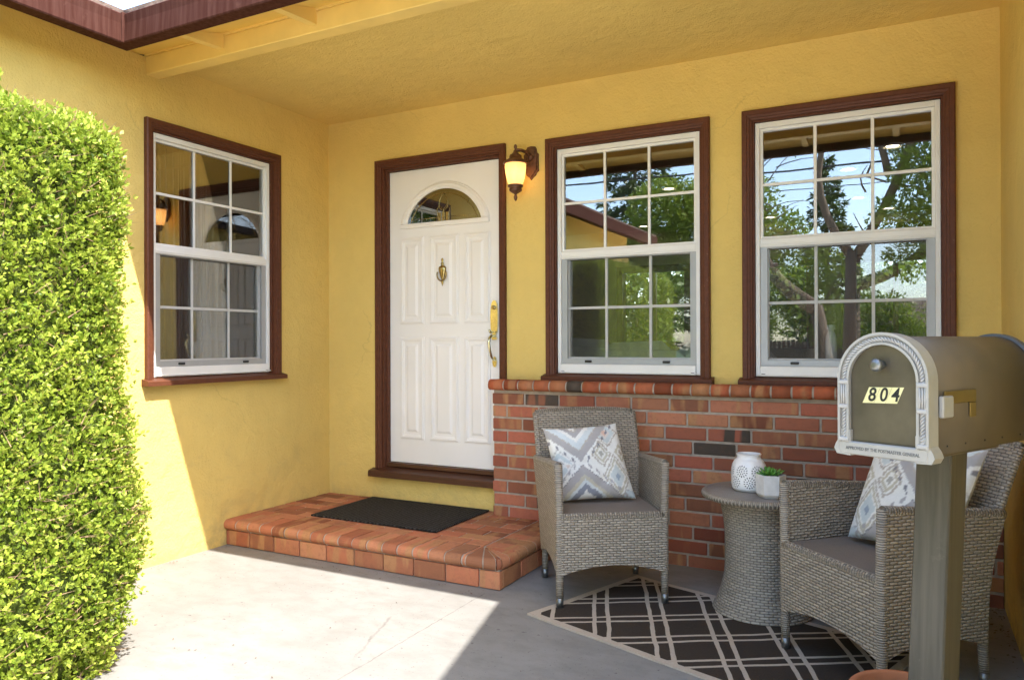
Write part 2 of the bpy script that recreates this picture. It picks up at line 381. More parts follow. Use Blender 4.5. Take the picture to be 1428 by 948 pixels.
# ------------------------------------------------------------------ geometry collector
class G:
    def __init__(s): s.v, s.f, s.uv, s.c, s.sm = [], [], [], [], []
    def add(s, vs, fs, uvs=None, col=None, smooth=False):
        b = len(s.v); s.v += [tuple(p) for p in vs]
        s.f += [tuple(b + i for i in f) for f in fs]; s.sm += [smooth] * len(fs)
        s.uv += list(uvs) if uvs is not None else [(0., 0.)] * len(vs)
        s.c += (list(col) if isinstance(col, list) else [col or (.5, .5, .5)] * len(vs))
        return s
    def box(s, x0, x1, y0, y1, z0, z1, bev=0.0, col=None, M4=None, uvm=None):
        if x1 < x0: x0, x1 = x1, x0
        if y1 < y0: y0, y1 = y1, y0
        if z1 < z0: z0, z1 = z1, z0
        b = min(bev, (x1 - x0) * .45, (y1 - y0) * .45, (z1 - z0) * .45)
        X, Y, Z = (x0, x1), (y0, y1), (z0, z1)
        if b <= 0:
            vs = [(X[i], Y[j], Z[k]) for i in (0, 1) for j in (0, 1) for k in (0, 1)]
            fs = [(0, 1, 3, 2), (4, 6, 7, 5), (0, 4, 5, 1), (2, 3, 7, 6), (0, 2, 6, 4), (1, 5, 7, 3)]
        else:
            vs, idx = [], {}
            for i in (0, 1):
                for j in (0, 1):
                    for k in (0, 1):
                        sx, sy, sz = (1, -1)[i], (1, -1)[j], (1, -1)[k]
                        for a in range(3):
                            p = [X[i] + sx * b, Y[j] + sy * b, Z[k] + sz * b]
                            p[a] = (X[i], Y[j], Z[k])[a]
                            idx[i, j, k, a] = len(vs); vs.append(tuple(p))
            fs = []
            for a in range(3):
                for d in (0, 1):
                    u, w = [q for q in range(3) if q != a]
                    loop = []
                    for (p, q) in ((0, 0), (1, 0), (1, 1), (0, 1)):
                        key = [0, 0, 0]; key[a] = d; key[u] = p; key[w] = q
                        loop.append(idx[(*key, a)])
                    fs.append(tuple(loop))
            for a in range(3):
                u, w = [q for q in range(3) if q != a]
                for p in (0, 1):
                    for q in (0, 1):
                        k0 = [0, 0, 0]; k0[u] = p; k0[w] = q; k1 = list(k0); k1[a] = 1
                        fs.append((idx[(*k0, u)], idx[(*k0, w)], idx[(*k1, w)], idx[(*k1, u)]))
            for i in (0, 1):
                for j in (0, 1):
                    for k in (0, 1): fs.append(tuple(idx[i, j, k, a] for a in range(3)))
        if M4 is not None: vs = [tuple(M4 @ Vector(p)) for p in vs]
        uvs = [uvm(p) for p in vs] if uvm else None
        return s.add(vs, fs, uvs, col)
    def tube(s, pts, rad, n=10, closed=False, cap=True, uvs=False, smooth=True, col=None):
        pts = [Vector(p) for p in pts]; N = len(pts)
        rr = rad if isinstance(rad, (list, tuple)) else [rad] * N
        vs, uv, L = [], [], 0.0
        prev = None
        for i, p in enumerate(pts):
            a = pts[i - 1] if (i > 0 or closed) else p
            b = pts[(i + 1) % N] if (i < N - 1 or closed) else p
            t = (b - a).normalized()
            if prev is None:
                up = Vector((0, 0, 1)) if abs(t.z) < .9 else Vector((1, 0, 0))
                nx = t.cross(up).normalized()
            else:
                nx = (prev - t * prev.dot(t)).normalized()
            prev = nx; ny = t.cross(nx)
            if i: L += (p - pts[i - 1]).length
            for k in range(n):
                a_ = 2 * PI * k / n
                vs.append(p + (nx * math.cos(a_) + ny * math.sin(a_)) * rr[i]); uv.append((a_ * rr[i], L))
        fs = []
        for i in range(N if closed else N - 1):
            for k in range(n):
                a, b = i * n + k, i * n + (k + 1) % n
                c, d = ((i + 1) % N) * n + (k + 1) % n, ((i + 1) % N) * n + k
                fs.append((a, b, c, d))
        if cap and not closed:
            fs.append(tuple(range(n - 1, -1, -1))); fs.append(tuple((N - 1) * n + k for k in range(n)))
        return s.add(vs, fs, uv, col, smooth)
    def lathe(s, prof, n=32, c=(0, 0, 0), smooth=True, cap=True, col=None, uvs=True):
        vs, uv, fs = [], [], []
        L = 0.0
        for i, (r, z) in enumerate(prof):
            if i: L += math.hypot(r - prof[i - 1][0], z - prof[i - 1][1])
            for k in range(n + 1):
                a = 2 * PI * k / n
                vs.append((c[0] + r * math.cos(a), c[1] + r * math.sin(a), c[2] + z)); uv.append((a * .2, L))
        m = n + 1
        for i in range(len(prof) - 1):
            for k in range(n): fs.append((i * m + k, i * m + k + 1, (i + 1) * m + k + 1, (i + 1) * m + k))
        if cap:
            if prof[0][0] > 1e-5: fs.append(tuple(range(n - 1, -1, -1)))
            if prof[-1][0] > 1e-5: fs.append(tuple((len(prof) - 1) * m + k for k in range(n)))
        return s.add(vs, fs, uv, col, smooth)
    def prism(s, poly, axis, a0, a1, col=None, smooth=False, M4=None):
        """poly of 2-D points, extruded along axis ('x': pts are (y,z), 'y': (x,z), 'z': (x,y))"""
        def P(p, a): return {'x': (a, p[0], p[1]), 'y': (p[0], a, p[1]), 'z': (p[0], p[1], a)}[axis]
        n = len(poly)
        vs = [P(p, a0) for p in poly] + [P(p, a1) for p in poly]
        fs = [tuple(range(n - 1, -1, -1)), tuple(range(n, 2 * n))]
        fs += [(i, (i + 1) % n, n + (i + 1) % n, n + i) for i in range(n)]
        if M4 is not None: vs = [tuple(M4 @ Vector(p)) for p in vs]
        return s.add(vs, fs, None, col, smooth)
    def sheet(s, fn, ns, nt, thick, uvf=None, smooth=True):
        """thickened surface: fn(s,t)->point; closed with rims"""
        Pm = [[Vector(fn(i / ns, j / nt)) for j in range(nt + 1)] for i in range(ns + 1)]
        def nrm(i, j):
            a = Pm[min(i + 1, ns)][j] - Pm[max(i - 1, 0)][j]; b = Pm[i][min(j + 1, nt)] - Pm[i][max(j - 1, 0)]
            return a.cross(b).normalized()
        m = nt + 1
        for side in (0, 1):
            vs, uv = [], []
            for i in range(ns + 1):
                for j in range(nt + 1):
                    vs.append(Pm[i][j] + nrm(i, j) * (thick / 2 if side else -thick / 2))
                    uv.append(uvf(i / ns, j / nt, Pm[i][j]) if uvf else (0, 0))
            fs = [(i * m + j, (i + 1) * m + j, (i + 1) * m + j + 1, i * m + j + 1) for i in range(ns) for j in range(nt)]
            if not side: fs = [f[::-1] for f in fs]
            s.add(vs, fs, uv, None, smooth)
        edge = [(i, 0) for i in range(ns)] + [(ns, j) for j in range(nt)] + [(i, nt) for i in range(ns, 0, -1)] + [(0, j) for j in range(nt, 0, -1)]
        vs, uv, L = [], [], 0
        for q, (i, j) in enumerate(edge + edge[:1]):
            p = Pm[i][j]
            if q: L += (p - pp).length
            pp = p
            vs += [p - nrm(i, j) * thick / 2, p + nrm(i, j) * thick / 2]; uv += [(0, L), (thick, L)]
        fs = [(2 * q, 2 * q + 2, 2 * q + 3, 2 * q + 1) for q in range(len(edge))]
        return s.add(vs, fs, uv, None, False)
    def frame(s, x0, x1, z0, z1, prof, closed=True, col=None):
        """profile [(outward offset, y)] swept with mitres round a rectangle in the xz plane"""
        def ring(o, y):
            if closed: return [(x0 - o, y, z0 - o), (x0 - o, y, z1 + o), (x1 + o, y, z1 + o), (x1 + o, y, z0 - o)]
            return [(x0 - o, y, z0), (x0 - o, y, z1 + o), (x1 + o, y, z1 + o), (x1 + o, y, z0)]
        vs, fs = [], []
        for o, y in prof: vs += ring(o, y)
        for i in range(len(prof) - 1):
            for k in range(4 if closed else 3):
                k2 = (k + 1) % 4
                fs.append((i * 4 + k, i * 4 + k2, (i + 1) * 4 + k2, (i + 1) * 4 + k))
        if not closed:
            n = len(prof)
            fs.append(tuple(i * 4 for i in range(n))); fs.append(tuple(i * 4 + 3 for i in range(n - 1, -1, -1)))
        return s.add(vs, fs, None, col)
    def build(s, name, mat, parent=None, mw=None, fix=True):
        me = bpy.data.meshes.new(name)
        me.from_pydata(s.v, [], s.f)
        uvl = me.uv_layers.new(name='UVMap')
        li = np.empty(len(me.loops), np.int32); me.loops.foreach_get('vertex_index', li)
        uva = np.array(s.uv, np.float32).reshape(-1, 2)
        uvl.data.foreach_set('uv', uva[li].ravel())
        at = me.attributes.new('tint', 'FLOAT_COLOR', 'POINT')
        ca = np.ones((len(s.v), 4), np.float32); ca[:, :3] = np.array(s.c, np.float32).reshape(-1, 3)
        at.data.foreach_set('color', ca.ravel())
        me.polygons.foreach_set('use_smooth', np.array(s.sm, bool))
        if fix:
            bm = bmesh.new(); bm.from_mesh(me); bmesh.ops.recalc_face_normals(bm, faces=bm.faces); bm.to_mesh(me); bm.free()
        me.materials.append(mat)
        o = bpy.data.objects.new(name, me); COL.objects.link(o)
        if parent is not None: o.parent = parent
        if mw is not None: o.matrix_local = mw
        return o

def empty(name, loc=(0, 0, 0), rz=0.0):
    o = bpy.data.objects.new(name, None); COL.objects.link(o)
    o.location = loc; o.rotation_euler = (0, 0, rz); o.empty_display_size = .1
    return o
def tag(o, label, cat, group=None):
    o['label'] = label; o['category'] = cat
    if group: o['group'] = group
    return o
def struct(o, kind='structure'):
    o['kind'] = kind; return o
def copy_tree(o, parent=None):
    c = o.copy(); COL.objects.link(c)
    if parent is not None: c.parent = parent
    for ch in list(o.children): copy_tree(ch, c)
    return c
def rv(lo=.0, hi=1.0): return random.uniform(lo, hi)

W = 4.185          # inner width of the porch
CEIL = 2.865
# ================================================================== HOUSE
house = empty('house')
tag(house, 'yellow stucco house with brown trimmed white windows and a roofed front porch', 'house')

def wall_grid(u0, u1, z0, z1, holes, d0, d1, P):
    """wall with openings; P(u, d, z) maps to a point; d0 outer face, d1 inner face"""
    us = sorted({u0, u1, *[h[0] for h in holes], *[h[1] for h in holes]})
    zs = sorted({z0, z1, *[h[2] for h in holes], *[h[3] for h in holes]})
    def solid(i, j):
        if i < 0 or j < 0 or i >= len(us) - 1 or j >= len(zs) - 1: return False
        um, zm = (us[i] + us[i + 1]) / 2, (zs[j] + zs[j + 1]) / 2
        return not any(h[0] < um < h[1] and h[2] < zm < h[3] for h in holes)
    g = G()
    for i in range(len(us) - 1):
        for j in range(len(zs) - 1):
            if not solid(i, j): continue
            a, b, c, d = us[i], us[i + 1], zs[j], zs[j + 1]
            q = lambda *pts: g.add([P(*p) for p in pts], [(0, 1, 2, 3)])
            q((a, d0, c), (b, d0, c), (b, d0, d), (a, d0, d)); q((a, d1, c), (a, d1, d), (b, d1, d), (b, d1, c))
            if not solid(i - 1, j): q((a, d0, c), (a, d0, d), (a, d1, d), (a, d1, c))
            if not solid(i + 1, j): q((b, d0, c), (b, d1, c), (b, d1, d), (b, d0, d))
            if not solid(i, j - 1): q((a, d0, c), (a, d1, c), (b, d1, c), (b, d0, c))
            if not solid(i, j + 1): q((a, d0, d), (b, d0, d), (b, d1, d), (a, d1, d))
    # merge doubles
    bmv, key, remap = [], {}, []
    for p in g.v:
        k = tuple(round(x, 5) for x in p)
        if k not in key: key[k] = len(bmv); bmv.append(p)
        remap.append(key[k])
    h = G(); h.add(bmv, [tuple(remap[i] for i in f) for f in g.f]); return h

WIN = [(2.287, 'back'), (3.487, 'back')]
WZ0, WZ1 = 1.035, 2.481
holes = [(c - .464, c + .464, WZ0, WZ1) for c, _ in WIN] + [(.484, 1.446, .33, 2.4985)]
wall_grid(-.0, 7.0, -.05, 2.92, holes, 0.0, .15, lambda u, d, z: (u, d, z)).build('wall', M['stucco'], house)
W1C = -1.013
wall_grid(-6.4, 0.0, -.05, 2.868, [(W1C - .464, W1C + .464, WZ0, WZ1)], 0.0, .15, lambda u, d, z: (-d, u, z)).build('wall', M['stucco'], house)
g = G(); g.box(-6, -.0, -6.55, -6.4, -.05, 2.86); g.build('wall', M['stucco'], house)          # gable wall of the left wing
g = G(); g.box(-6.15, -6.0, -6.55, 6.0, -.05, 2.7); g.build('wall', M['interior'], house)
# right wing: the wall that closes the porch, then one that runs on at a slight angle
g = G()
pts = [(W, 0.0), (W, -2.0), (4.74, -4.2), (7.0, -4.2), (7.0, 0.0)]
g.prism([(p[0], p[1]) for p in pts], 'z', -.05, 2.868)
g.build('wall', M['stucco'], house)
# porch ceiling and beam
g = G(); g.box(.0, W, -1.425, 0.0, CEIL, CEIL + .03); g.build('porch_ceiling', M['stucco'], house)
g = G(); g.box(.0, W, -1.512, -1.426, 2.766, 2.868, .004)
g.box(.0, W, -1.520, -1.418, 2.868, 2.878)
g.build('beam', M['timber'], house)
# eave boards (underside of the overhangs)
zu = lambda d: 2.775 + .27 * d
g = G()
def slab(g, poly, zf, th):
    n = len(poly)
    vs = [(x, y, zf(x, y)) for x, y in poly] + [(x, y, zf(x, y) + th) for x, y in poly]
    g.add(vs, [tuple(range(n)), tuple(range(2 * n - 1, n - 1, -1))] + [(i, n + i, n + (i + 1) % n, (i + 1) % n) for i in range(n)])
slab(g, [(.352, -6.9), (.352, -1.897), (0, -1.545), (-.02, -1.545), (-.02, -6.9)], lambda x, y: zu(.355 - x), .02)
slab(g, [(.352, -1.897), (4.05, -1.897), (4.19, -1.40), (0.0, -1.40), (0, -1.545)], lambda x, y: zu(y + 1.9), .02)
g.build('eave_boards', M['soffit'], house)
# rafter tails between beam and gutter
for x in (.60, 1.235, 1.85, 2.47, 3.09, 3.71):
    g = G()
    ys = -1.80 if x > .3 else -1.62
    g.prism([(-1.513, 2.872), (-1.513, 2.800), (-1.545, 2.800), (ys, 2.781 if x > .3 else 2.81), (ys, zu(ys + 1.9) - .001), (-1.52, zu(.38) - .001)], 'x', x - .022, x + .022)
    g.build('rafter_tail', M['timber'], house)
# gutters
gp = [(0.0, 2.752), (0.004, 2.745), (.072, 2.742), (.075, 2.752), (.075, 2.895), (.012, 2.895), (0.0, 2.885), (.004, 2.84)]
def gutter(p0, p1, inward, m0, m1):
    g = G(); p0, p1 = Vector((*p0, 0)), Vector((*p1, 0)); t = (p1 - p0).normalized(); nrm = Vector((*inward, 0))
    n = len(gp); vs = []
    for p, mm in ((p0, m0), (p1, m1)):
        for d, z in gp:
            q = p + nrm * d + t * (mm * d); vs.append((q.x, q.y, z))
    fs = [(i, (i + 1) % n, n + (i + 1) % n, n + i) for i in range(n)] + [tuple(range(n)), tuple(range(2 * n - 1, n - 1, -1))]
    g.add(vs, fs); return g
gl = gutter((.355, -6.95), (.355, -1.9), (-1, 0), 0, 1)
gl.build('gutter', M['gutter'], house)
gr = gutter((.355, -1.9), (4.03, -1.9), (0, 1), -1, 0)
gr.box(.345, .363, -1.908, -1.886, 2.745, 2.896, .003)
gr.build('gutter', M['gutter'], house)
# roof planes
g = G()
zt = lambda d: 2.885 + .27 * d
slab(g, [(.33, -6.95), (.33, -1.88), (-2.8, 1.25), (-2.8, -6.95)], lambda x, y: zt(.355 - x), .03)
slab(g, [(-2.8, -6.95), (-2.8, 6.0), (-6.5, 6.0), (-6.5, -6.95)], lambda x, y: zt(3.155) + (x + 2.8) * .27, .03)
slab(g, [(.33, -1.88), (7.5, -1.88), (7.5, 2.4), (-2.8, 2.4), (-2.8, 1.25)], lambda x, y: zt(y + 1.9), .03)
slab(g, [(-2.8, 2.4), (7.5, 2.4), (7.5, 6.8), (-2.8, 6.8)], lambda x, y: zt(4.3) - (y - 2.4) * .27, .03)
g.build('roof', M['rooftile'], house)
g = G()
slab(g, [(4.03, -1.89), (4.03, -1.80), (7.4, -1.80), (7.4, -4.3), (4.65, -4.3)], lambda x, y: 2.80 + (x - 4.03) * .02, .09)  # unseen right-wing roof, edge angled to cast the shadow line on the patio
g.build('roof', M['rooftile'], house)

# ---------------------------------------------------------------- windows (local: x along wall, -y outward, z up)
casing_prof = [(0, .045), (0, 0.002), (.010, 0.002), (.010, -.012), (.020, -.015), (.022, -.021), (.034, -.024), (.036, -.030), (.056, -.031), (.062, -.026), (.062, .001)]
def make_window():
    g = G()
    x1, z0, z1 = .447, 1.066, 2.463
    fy0, fy1 = .018, .085
    g.box(-x1, -x1 + .024, fy0, fy1, z0, z1, .002); g.box(x1 - .024, x1, fy0, fy1, z0, z1, .002)
    g.box(-x1 + .024, x1 - .024, fy0, fy1, z1 - .030, z1, .002)
    g.box(-x1 + .024, x1 - .024, .002, fy1, z0, z0 + .056, .003)
    g.box(-x1 + .010, x1 - .010, -.002, .012, z0 + .006, z0 + .012, .001)
    w = g.build('window', M['vinyl'], house)
    # brown casing with its mouldings
    c = G(); c.frame(-.449, .449, 1.03, 2.465, casing_prof, closed=False); c.build('casing', M['trim'], w)
    s = G()
    s.prism([(-.060, 1.020), (-.060, 1.044), (-.054, 1.048), (.02, 1.064), (.06, 1.064), (.06, 1.020)], 'x', -.530, .530)
    s.build('sill', M['trim'], w)
    # upper sash and its meeting rail
    u = G()
    u.frame(-.4085, .4085, 1.836, 2.418, [(0, .062), (0, .036), (.014, .034), (.0145, .062)])
    u.box(-.423, .423, .022, .066, 1.776, 1.823, .003); u.box(-.423, .423, .018, .024, 1.786, 1.794, .001)
    u.build('upper_sash', M['vinyl'], w)
    l = G()
    l.frame(-.383, .383, 1.165, 1.772, [(0, .082), (0, .056), (.040, .052), (.040, .082)])
    l.build('lower_sash', M['vinyl'], w)
    p = G(); p.box(-.410, .410, -.002, .002, -.295, .295); p.build('pane', M['glass'], w).location = (0, .050, 2.125)
    p = G(); p.box(-.386, .386, -.002, .002, -.3075, .3075); p.build('pane', M['glass'], w).location = (0, .072, 1.4675)
    k = G()
    for z0_, z1_, zm, hx, y in ((1.836, 2.418, 2.123, .4085, .041), (1.165, 1.772, 1.470, .383, .062)):
        for q in (-1, 1): k.box(q * .1395 - .008, q * .1395 + .008, y, y + .007, z0_, z1_, .001)
        for a, b in ((-hx, -.1475), (-.1315, .1315), (.1475, hx)): k.box(a, b, y, y + .007, zm - .008, zm + .008, .001)
    k.build('grille', M['vinyl'], w)
    sc = G(); sc.frame(-.386, .386, 1.156, 1.770, [(0, .044), (0, .030), (.036, .028), (.036, .044)]); so = sc.build('screen_frame', M['alu'], w)
    m_ = G(); m_.add([(-.388, .036, 1.152), (.388, .036, 1.152), (.388, .036, 1.772), (-.388, .036, 1.772)], [(0, 1, 2, 3)]); m_.build('insect_screen', M['screen'], w)
    for q in (-.245, .245):
        b = G(); b.box(q - .022, q + .022, .018, .030, 1.133, 1.146, .003); b.build('latch', M['black'], w)
    for q in (-.405, .405):
        b = G(); b.box(q - .010, q + .010, -.001, .004, 1.074, 1.081); b.build('weep_cover', M['black'], w)
    st = G(); st.box(-.50, .50, .088, .22, 1.035, 1.06, .004); st.build('stool', M['interior'], w)
    return w
win = make_window(); win.location = (WIN[0][0], 0, 0)
w2 = copy_tree(win, house); w2.location = (WIN[1][0], 0, 0)
w3 = copy_tree(win, house); w3.location = (0, W1C, 0); w3.rotation_euler = (0, 0, R(90))

# panes never sit perfectly plumb in their sashes
for w_, tl in ((win, .16), (w2, .43), (w3, .05)):
    for ch in w_.children:
        if ch.name.startswith('pane'): ch.rotation_euler = (R(-tl), 0, 0)

# ---------------------------------------------------------------- front door
DX0, DX1, DZ0, DZ1 = .512, 1.418, .414, 2.466
DC = .968
g = G(); g.box(DX0, DX1, .060, .104, DZ0, DZ1, .002)
door = g.build('front_door', M['door'], house)
dc = [(0, .072), (0, .034), (.012, .032), (.012, .002), (.024, .002), (.024, -.012), (.034, -.015), (.036, -.022), (.048, -.025), (.050, -.031), (.064, -.032), (.070, -.026), (.070, .001)]
g = G(); g.frame(DX0, DX1, .372, 2.470, dc, closed=False); g.build('casing', M['trim'], door)
g = G()
g.prism([(-.062, .318), (-.062, .352), (-.056, .360), (.05, .384), (.05, .318)], 'x', .405, 1.432)
g.box(.505, 1.432, .02, .13, .384, .412, .004)
g.build('threshold', M['threshold'], door)
# raised panels
def panel(x0, x1, z0, z1):
    g = G(); yb = .060
    g.frame(x0 + .034, x1 - .034, z0 + .034, z1 - .034, [(0, yb), (.001, yb - .004), (.008, yb - .006), (.010, yb - .012), (.022, yb - .013), (.026, yb - .008), (.033, yb - .006), (.034, yb)])
    g.frame(x0 + .072, x1 - .072, z0 + .072, z1 - .072, [(0, yb - .010), (.002, yb - .010), (.016, yb - .003), (.018, yb - .0005)])
    g.add([(x0 + .072, yb - .010, z0 + .072), (x1 - .072, yb - .010, z0 + .072), (x1 - .072, yb - .010, z1 - .072), (x0 + .072, yb - .010, z1 - .072)], [(0, 1, 2, 3)])
    return g
for zz in ((1.385, 1.995), (.580, 1.298)):
    for xx in ((.602, .806), (.850, 1.086), (1.130, 1.334)):
        panel(xx[0], xx[1], *zz).build('raised_panel', M['door'], door)
# fanlight
def arc_pts(hw, zb, zt, n=28, leg=0.0):
    """segmental arch from (-hw, zb+leg) over (0, zt) to (hw, zb+leg)"""
    h = zt - zb - leg; r = (hw * hw + h * h) / (2 * h); zc = zt - r; a = math.asin(min(1, hw / r))
    if r < hw: a = PI / 2
    if h > hw: a = PI - a
    pts = [(r * math.sin(-a + 2 * a * i / n), zc + r * math.cos(-a + 2 * a * i / n)) for i in range(n + 1)]
    return ([(-hw, zb)] if leg else []) + pts + ([(hw, zb)] if leg else [])
inn = arc_pts(.300, 2.095, 2.312, 28); out = arc_pts(.362, 2.060, 2.364, 28, leg=.055)
g = G()
yb = .060
out_m = [(x, z) for x, z in out]
def ringpts(o):   # interpolate between inner and outer outline
    res = []
    for i in range(41):
        a = PI * i / 40
        res.append(None)
    return res
def resample(pts, n):
    d = [0.0]
    for a, b in zip(pts, pts[1:]): d.append(d[-1] + math.dist(a, b))
    o = []
    for i in range(n + 1):
        s = d[-1] * i / n; k = max(j for j in range(len(d)) if d[j] <= s + 1e-9); k = min(k, len(pts) - 2)
        t = (s - d[k]) / max(1e-9, d[k + 1] - d[k]); o.append((pts[k][0] + (pts[k + 1][0] - pts[k][0]) * t, pts[k][1] + (pts[k + 1][1] - pts[k][1]) * t))
    return o
# match by angle round the arch centre
def radial(pts, n, c=(0, 2.09)):
    res = []
    for i in range(n + 1):
        a = PI - PI * i / n; dx, dz = math.cos(a), max(math.sin(a), 0)
        best = None
        for p, q in zip(pts, pts[1:]):
            ex, ez = q[0] - p[0], q[1] - p[1]; den = dx * ez - dz * ex
            if abs(den) < 1e-9: continue
            t = ((p[0] - c[0]) * ez - (p[1] - c[1]) * ex) / den; u = ((p[0] - c[0]) * dz - (p[1] - c[1]) * dx) / den
            if t > 0 and -1e-6 <= u <= 1 + 1e-6: best = t if best is None else max(best, t)
        res.append((c[0] + dx * (best or 0), c[1] + dz * (best or 0)))
    return res
N = 40
inn_r = radial([(-.300, 2.08)] + inn + [(.300, 2.08)], N); out_r = radial([(-.362, 2.05)] + out[1:-1] + [(.362, 2.05)], N)
lv = [(0, yb - .002), (.03, yb - .012), (.22, yb - .015), (.30, yb - .020), (.62, yb - .021), (.80, yb - .012), (.88, yb - .012), (1, yb)]
vs = []
for k, y in lv:
    for a, b in zip(inn_r, out_r): vs.append((DC + a[0] + (b[0] - a[0]) * k, y, a[1] + (b[1] - a[1]) * k))
fs = [(i * (N + 1) + j, i * (N + 1) + j + 1, (i + 1) * (N + 1) + j + 1, (i + 1) * (N + 1) + j) for i in range(len(lv) - 1) for j in range(N)]
g.add(vs, fs, None, None, False)
g.box(DC - .362, DC + .362, yb - .020, yb + .001, 2.056, 2.089, .004)
g.build('fanlight_frame', M['door'], door)
g = G(); poly = inn_r + []
g.add([(DC + x, yb - .004, z) for x, z in poly], [tuple(range(len(poly)))])
g.add([(DC + x, yb + .0015 - .003, z) for x, z in poly], [tuple(range(len(poly)))], None, None)
fanlight = g.build('fanlight', M['fan'], door)
g = G(); g.add([(DC + x, yb - .0008, z) for x, z in poly], [tuple(range(len(poly)))]); g.build('fanlight_backing', M['hole'], door)
g = G(); yl = yb - .0055
g.tube([(DC + x * .90, yl, 2.09 + (z - 2.09) * .86) for x, z in inn_r], .0022, 6)
for sx in (-1, 1):
    g.tube([(DC + sx * x, yl, z) for x, z in ((.002, 2.10), (.003, 2.17), (.03, 2.20), (.052, 2.17), (.045, 2.14), (.048, 2.092))], .0022, 6)
    g.tube([(DC + sx * x, yl, z) for x, z in ((.0, 2.285), (.022, 2.25), (.036, 2.21), (.03, 2.18), (.012, 2.165))], .0022, 6)
    g.tube([(DC + sx * x, yl, z) for x, z in ((.050, 2.118), (.27, 2.112))], .0022, 6)
    g.tube([(DC + sx * x, yl, z) for x, z in ((.19, 2.20), (.21, 2.235))], .0022, 6)
for x in (-.03, 0, .03): g.box(DC + x - .010, DC + x + .010, yl - .001, yl + .001, 2.092, 2.15)
g.build('leading', M['oldbrass'], door)
# knocker: urn with a ring
kz = 1.737; ky = .047
g = G()
g.lathe([(.001, .098), (.008, .092), (.011, .082), (.006, .074), (.010, .066), (.013, .055), (.009, .047), (.024, .040), (.031, .030), (.029, .010), (.020, -.020), (.010, -.045), (.006, -.055), (.010, -.062), (.009, -.074), (.003, -.088), (.001, -.095)], 14, (DC - .002, 0, 0))
g.v = [(x, ky + y * .45 - .004, z + kz) for x, y, z in g.v]
g.tube([(DC - .002 + .040 * math.sin(a), ky - .014 - .008 * math.cos(a / 2), kz - .012 + .046 * math.cos(a)) for a in [R(70 + 11 * i) for i in range(21)]], .0052, 8)
g.build('knocker', M['oldbrass'], door)
# handle set
g = G(); hx = 1.368; hy = .050
pl = [(.0, 1.535), (.012, 1.530), (.021, 1.51), (.026, 1.47), (.028, 1.42), (.026, 1.36), (.022, 1.325), (.012, 1.312), (.012, 1.30), (.018, 1.288), (.018, 1.275)]
poly = [(hx + x, z) for x, z in pl] + [(hx - x, z) for x, z in pl[::-1]]
g.prism(poly, 'y', hy - .006, .060)
lo = [(0.0, 1.165), (.011, 1.155), (.016, 1.135), (.013, 1.11), (.006, 1.095)]
g.prism([(hx + x, z) for x, z in lo] + [(hx - x, z) for x, z in lo[::-1]], 'y', hy - .002, .060)
g.tube([(hx, .045, 1.300), (hx, .005, 1.300), (hx, -.018, 1.285), (hx, -.026, 1.255), (hx, -.012, 1.205), (hx, .008, 1.165), (hx, .030, 1.145), (hx, .050, 1.140)], [.010, .010, .009, .0085, .008, .008, .008, .009], 10)
g.tube([(hx, .030, 1.325), (hx, -.004, 1.325), (hx, -.020, 1.337)], [.006, .010, .007], 8)
hs = g.build('handle_set', M['brass'], door)
g = G(); g.lathe([(.0145, 0), (.0145, .012), (.010, .014), (.001, .014)], 16); g.v = [(hx + x, hy - .004 - z, 1.487 + y) for x, y, z in g.v]; g.build('lock_cylinder', M['oldbrass'], door)

# ---------------------------------------------------------------- brick wainscot
BX0, BX1, BY = 1.437, W, -.100
def tint(dark=.12):
    return (rv(), rv(.86, 1) if random.random() < dark else rv(0, .84), rv())
g = G()
pitch = .0794; zb = -.012
for c in range(12):
    z0 = zb + c * pitch + .007; z1 = z0 + pitch - .0135
    x = BX0 - (.0 if c % 2 else .118)
    x += rv(-.008, .008) if c % 2 else 0
    while x < BX1:
        L = .232 + rv(-.012, .012)
        xa, xb = max(x, BX0), min(x + L - .0115, BX1 - .004)
        if xb - xa > .02:
            py = rv(-.003, .003)
            g.box(xa, xb, BY + py, -.03, z0 + rv(-.001, .001), z1 + rv(-.001, .001), .0035, tint())
        x += L
wains = g.build('brick_wainscot', M['brick'], house)
g = G(); g.box(BX0 + .006, BX1 - .003, BY + .0075, -.001, -.01, .955); g.prism([(-.001, .956), (-.125, .9595), (-.138, .9645), (-.1465, .976), (-.148, .992), (-.143, 1.007), (-.130, 1.0175), (-.112, 1.0205), (-.001, 1.017)], 'x', BX0 + .002, BX1 - .003); g.build('mortar', M['mortar'], wains)
g = G()
x = BX0 - .006
nose = [(0.0, 1.020), (-.112, 1.024), (-.132, 1.021), (-.146, 1.010), (-.152, .992), (-.150, .974), (-.140, .962), (-.125, .957), (0.0, .957)]
while x < BX1 - .01:
    L = .108 + rv(-.006, .006); xb = min(x + L - .010, BX1 - .003)
    d = rv(-.002, .002)
    g.prism([(y + d if y < -.05 else y, z + d * .4) for y, z in nose], 'x', x, xb, tint(.03), True)
    x += L
# flat shading at the ends of each cap brick is what a bullnose shows
g.sm = [len(f) == 4 for f in g.f]
g.build('cap_course', M['cap'], wains)

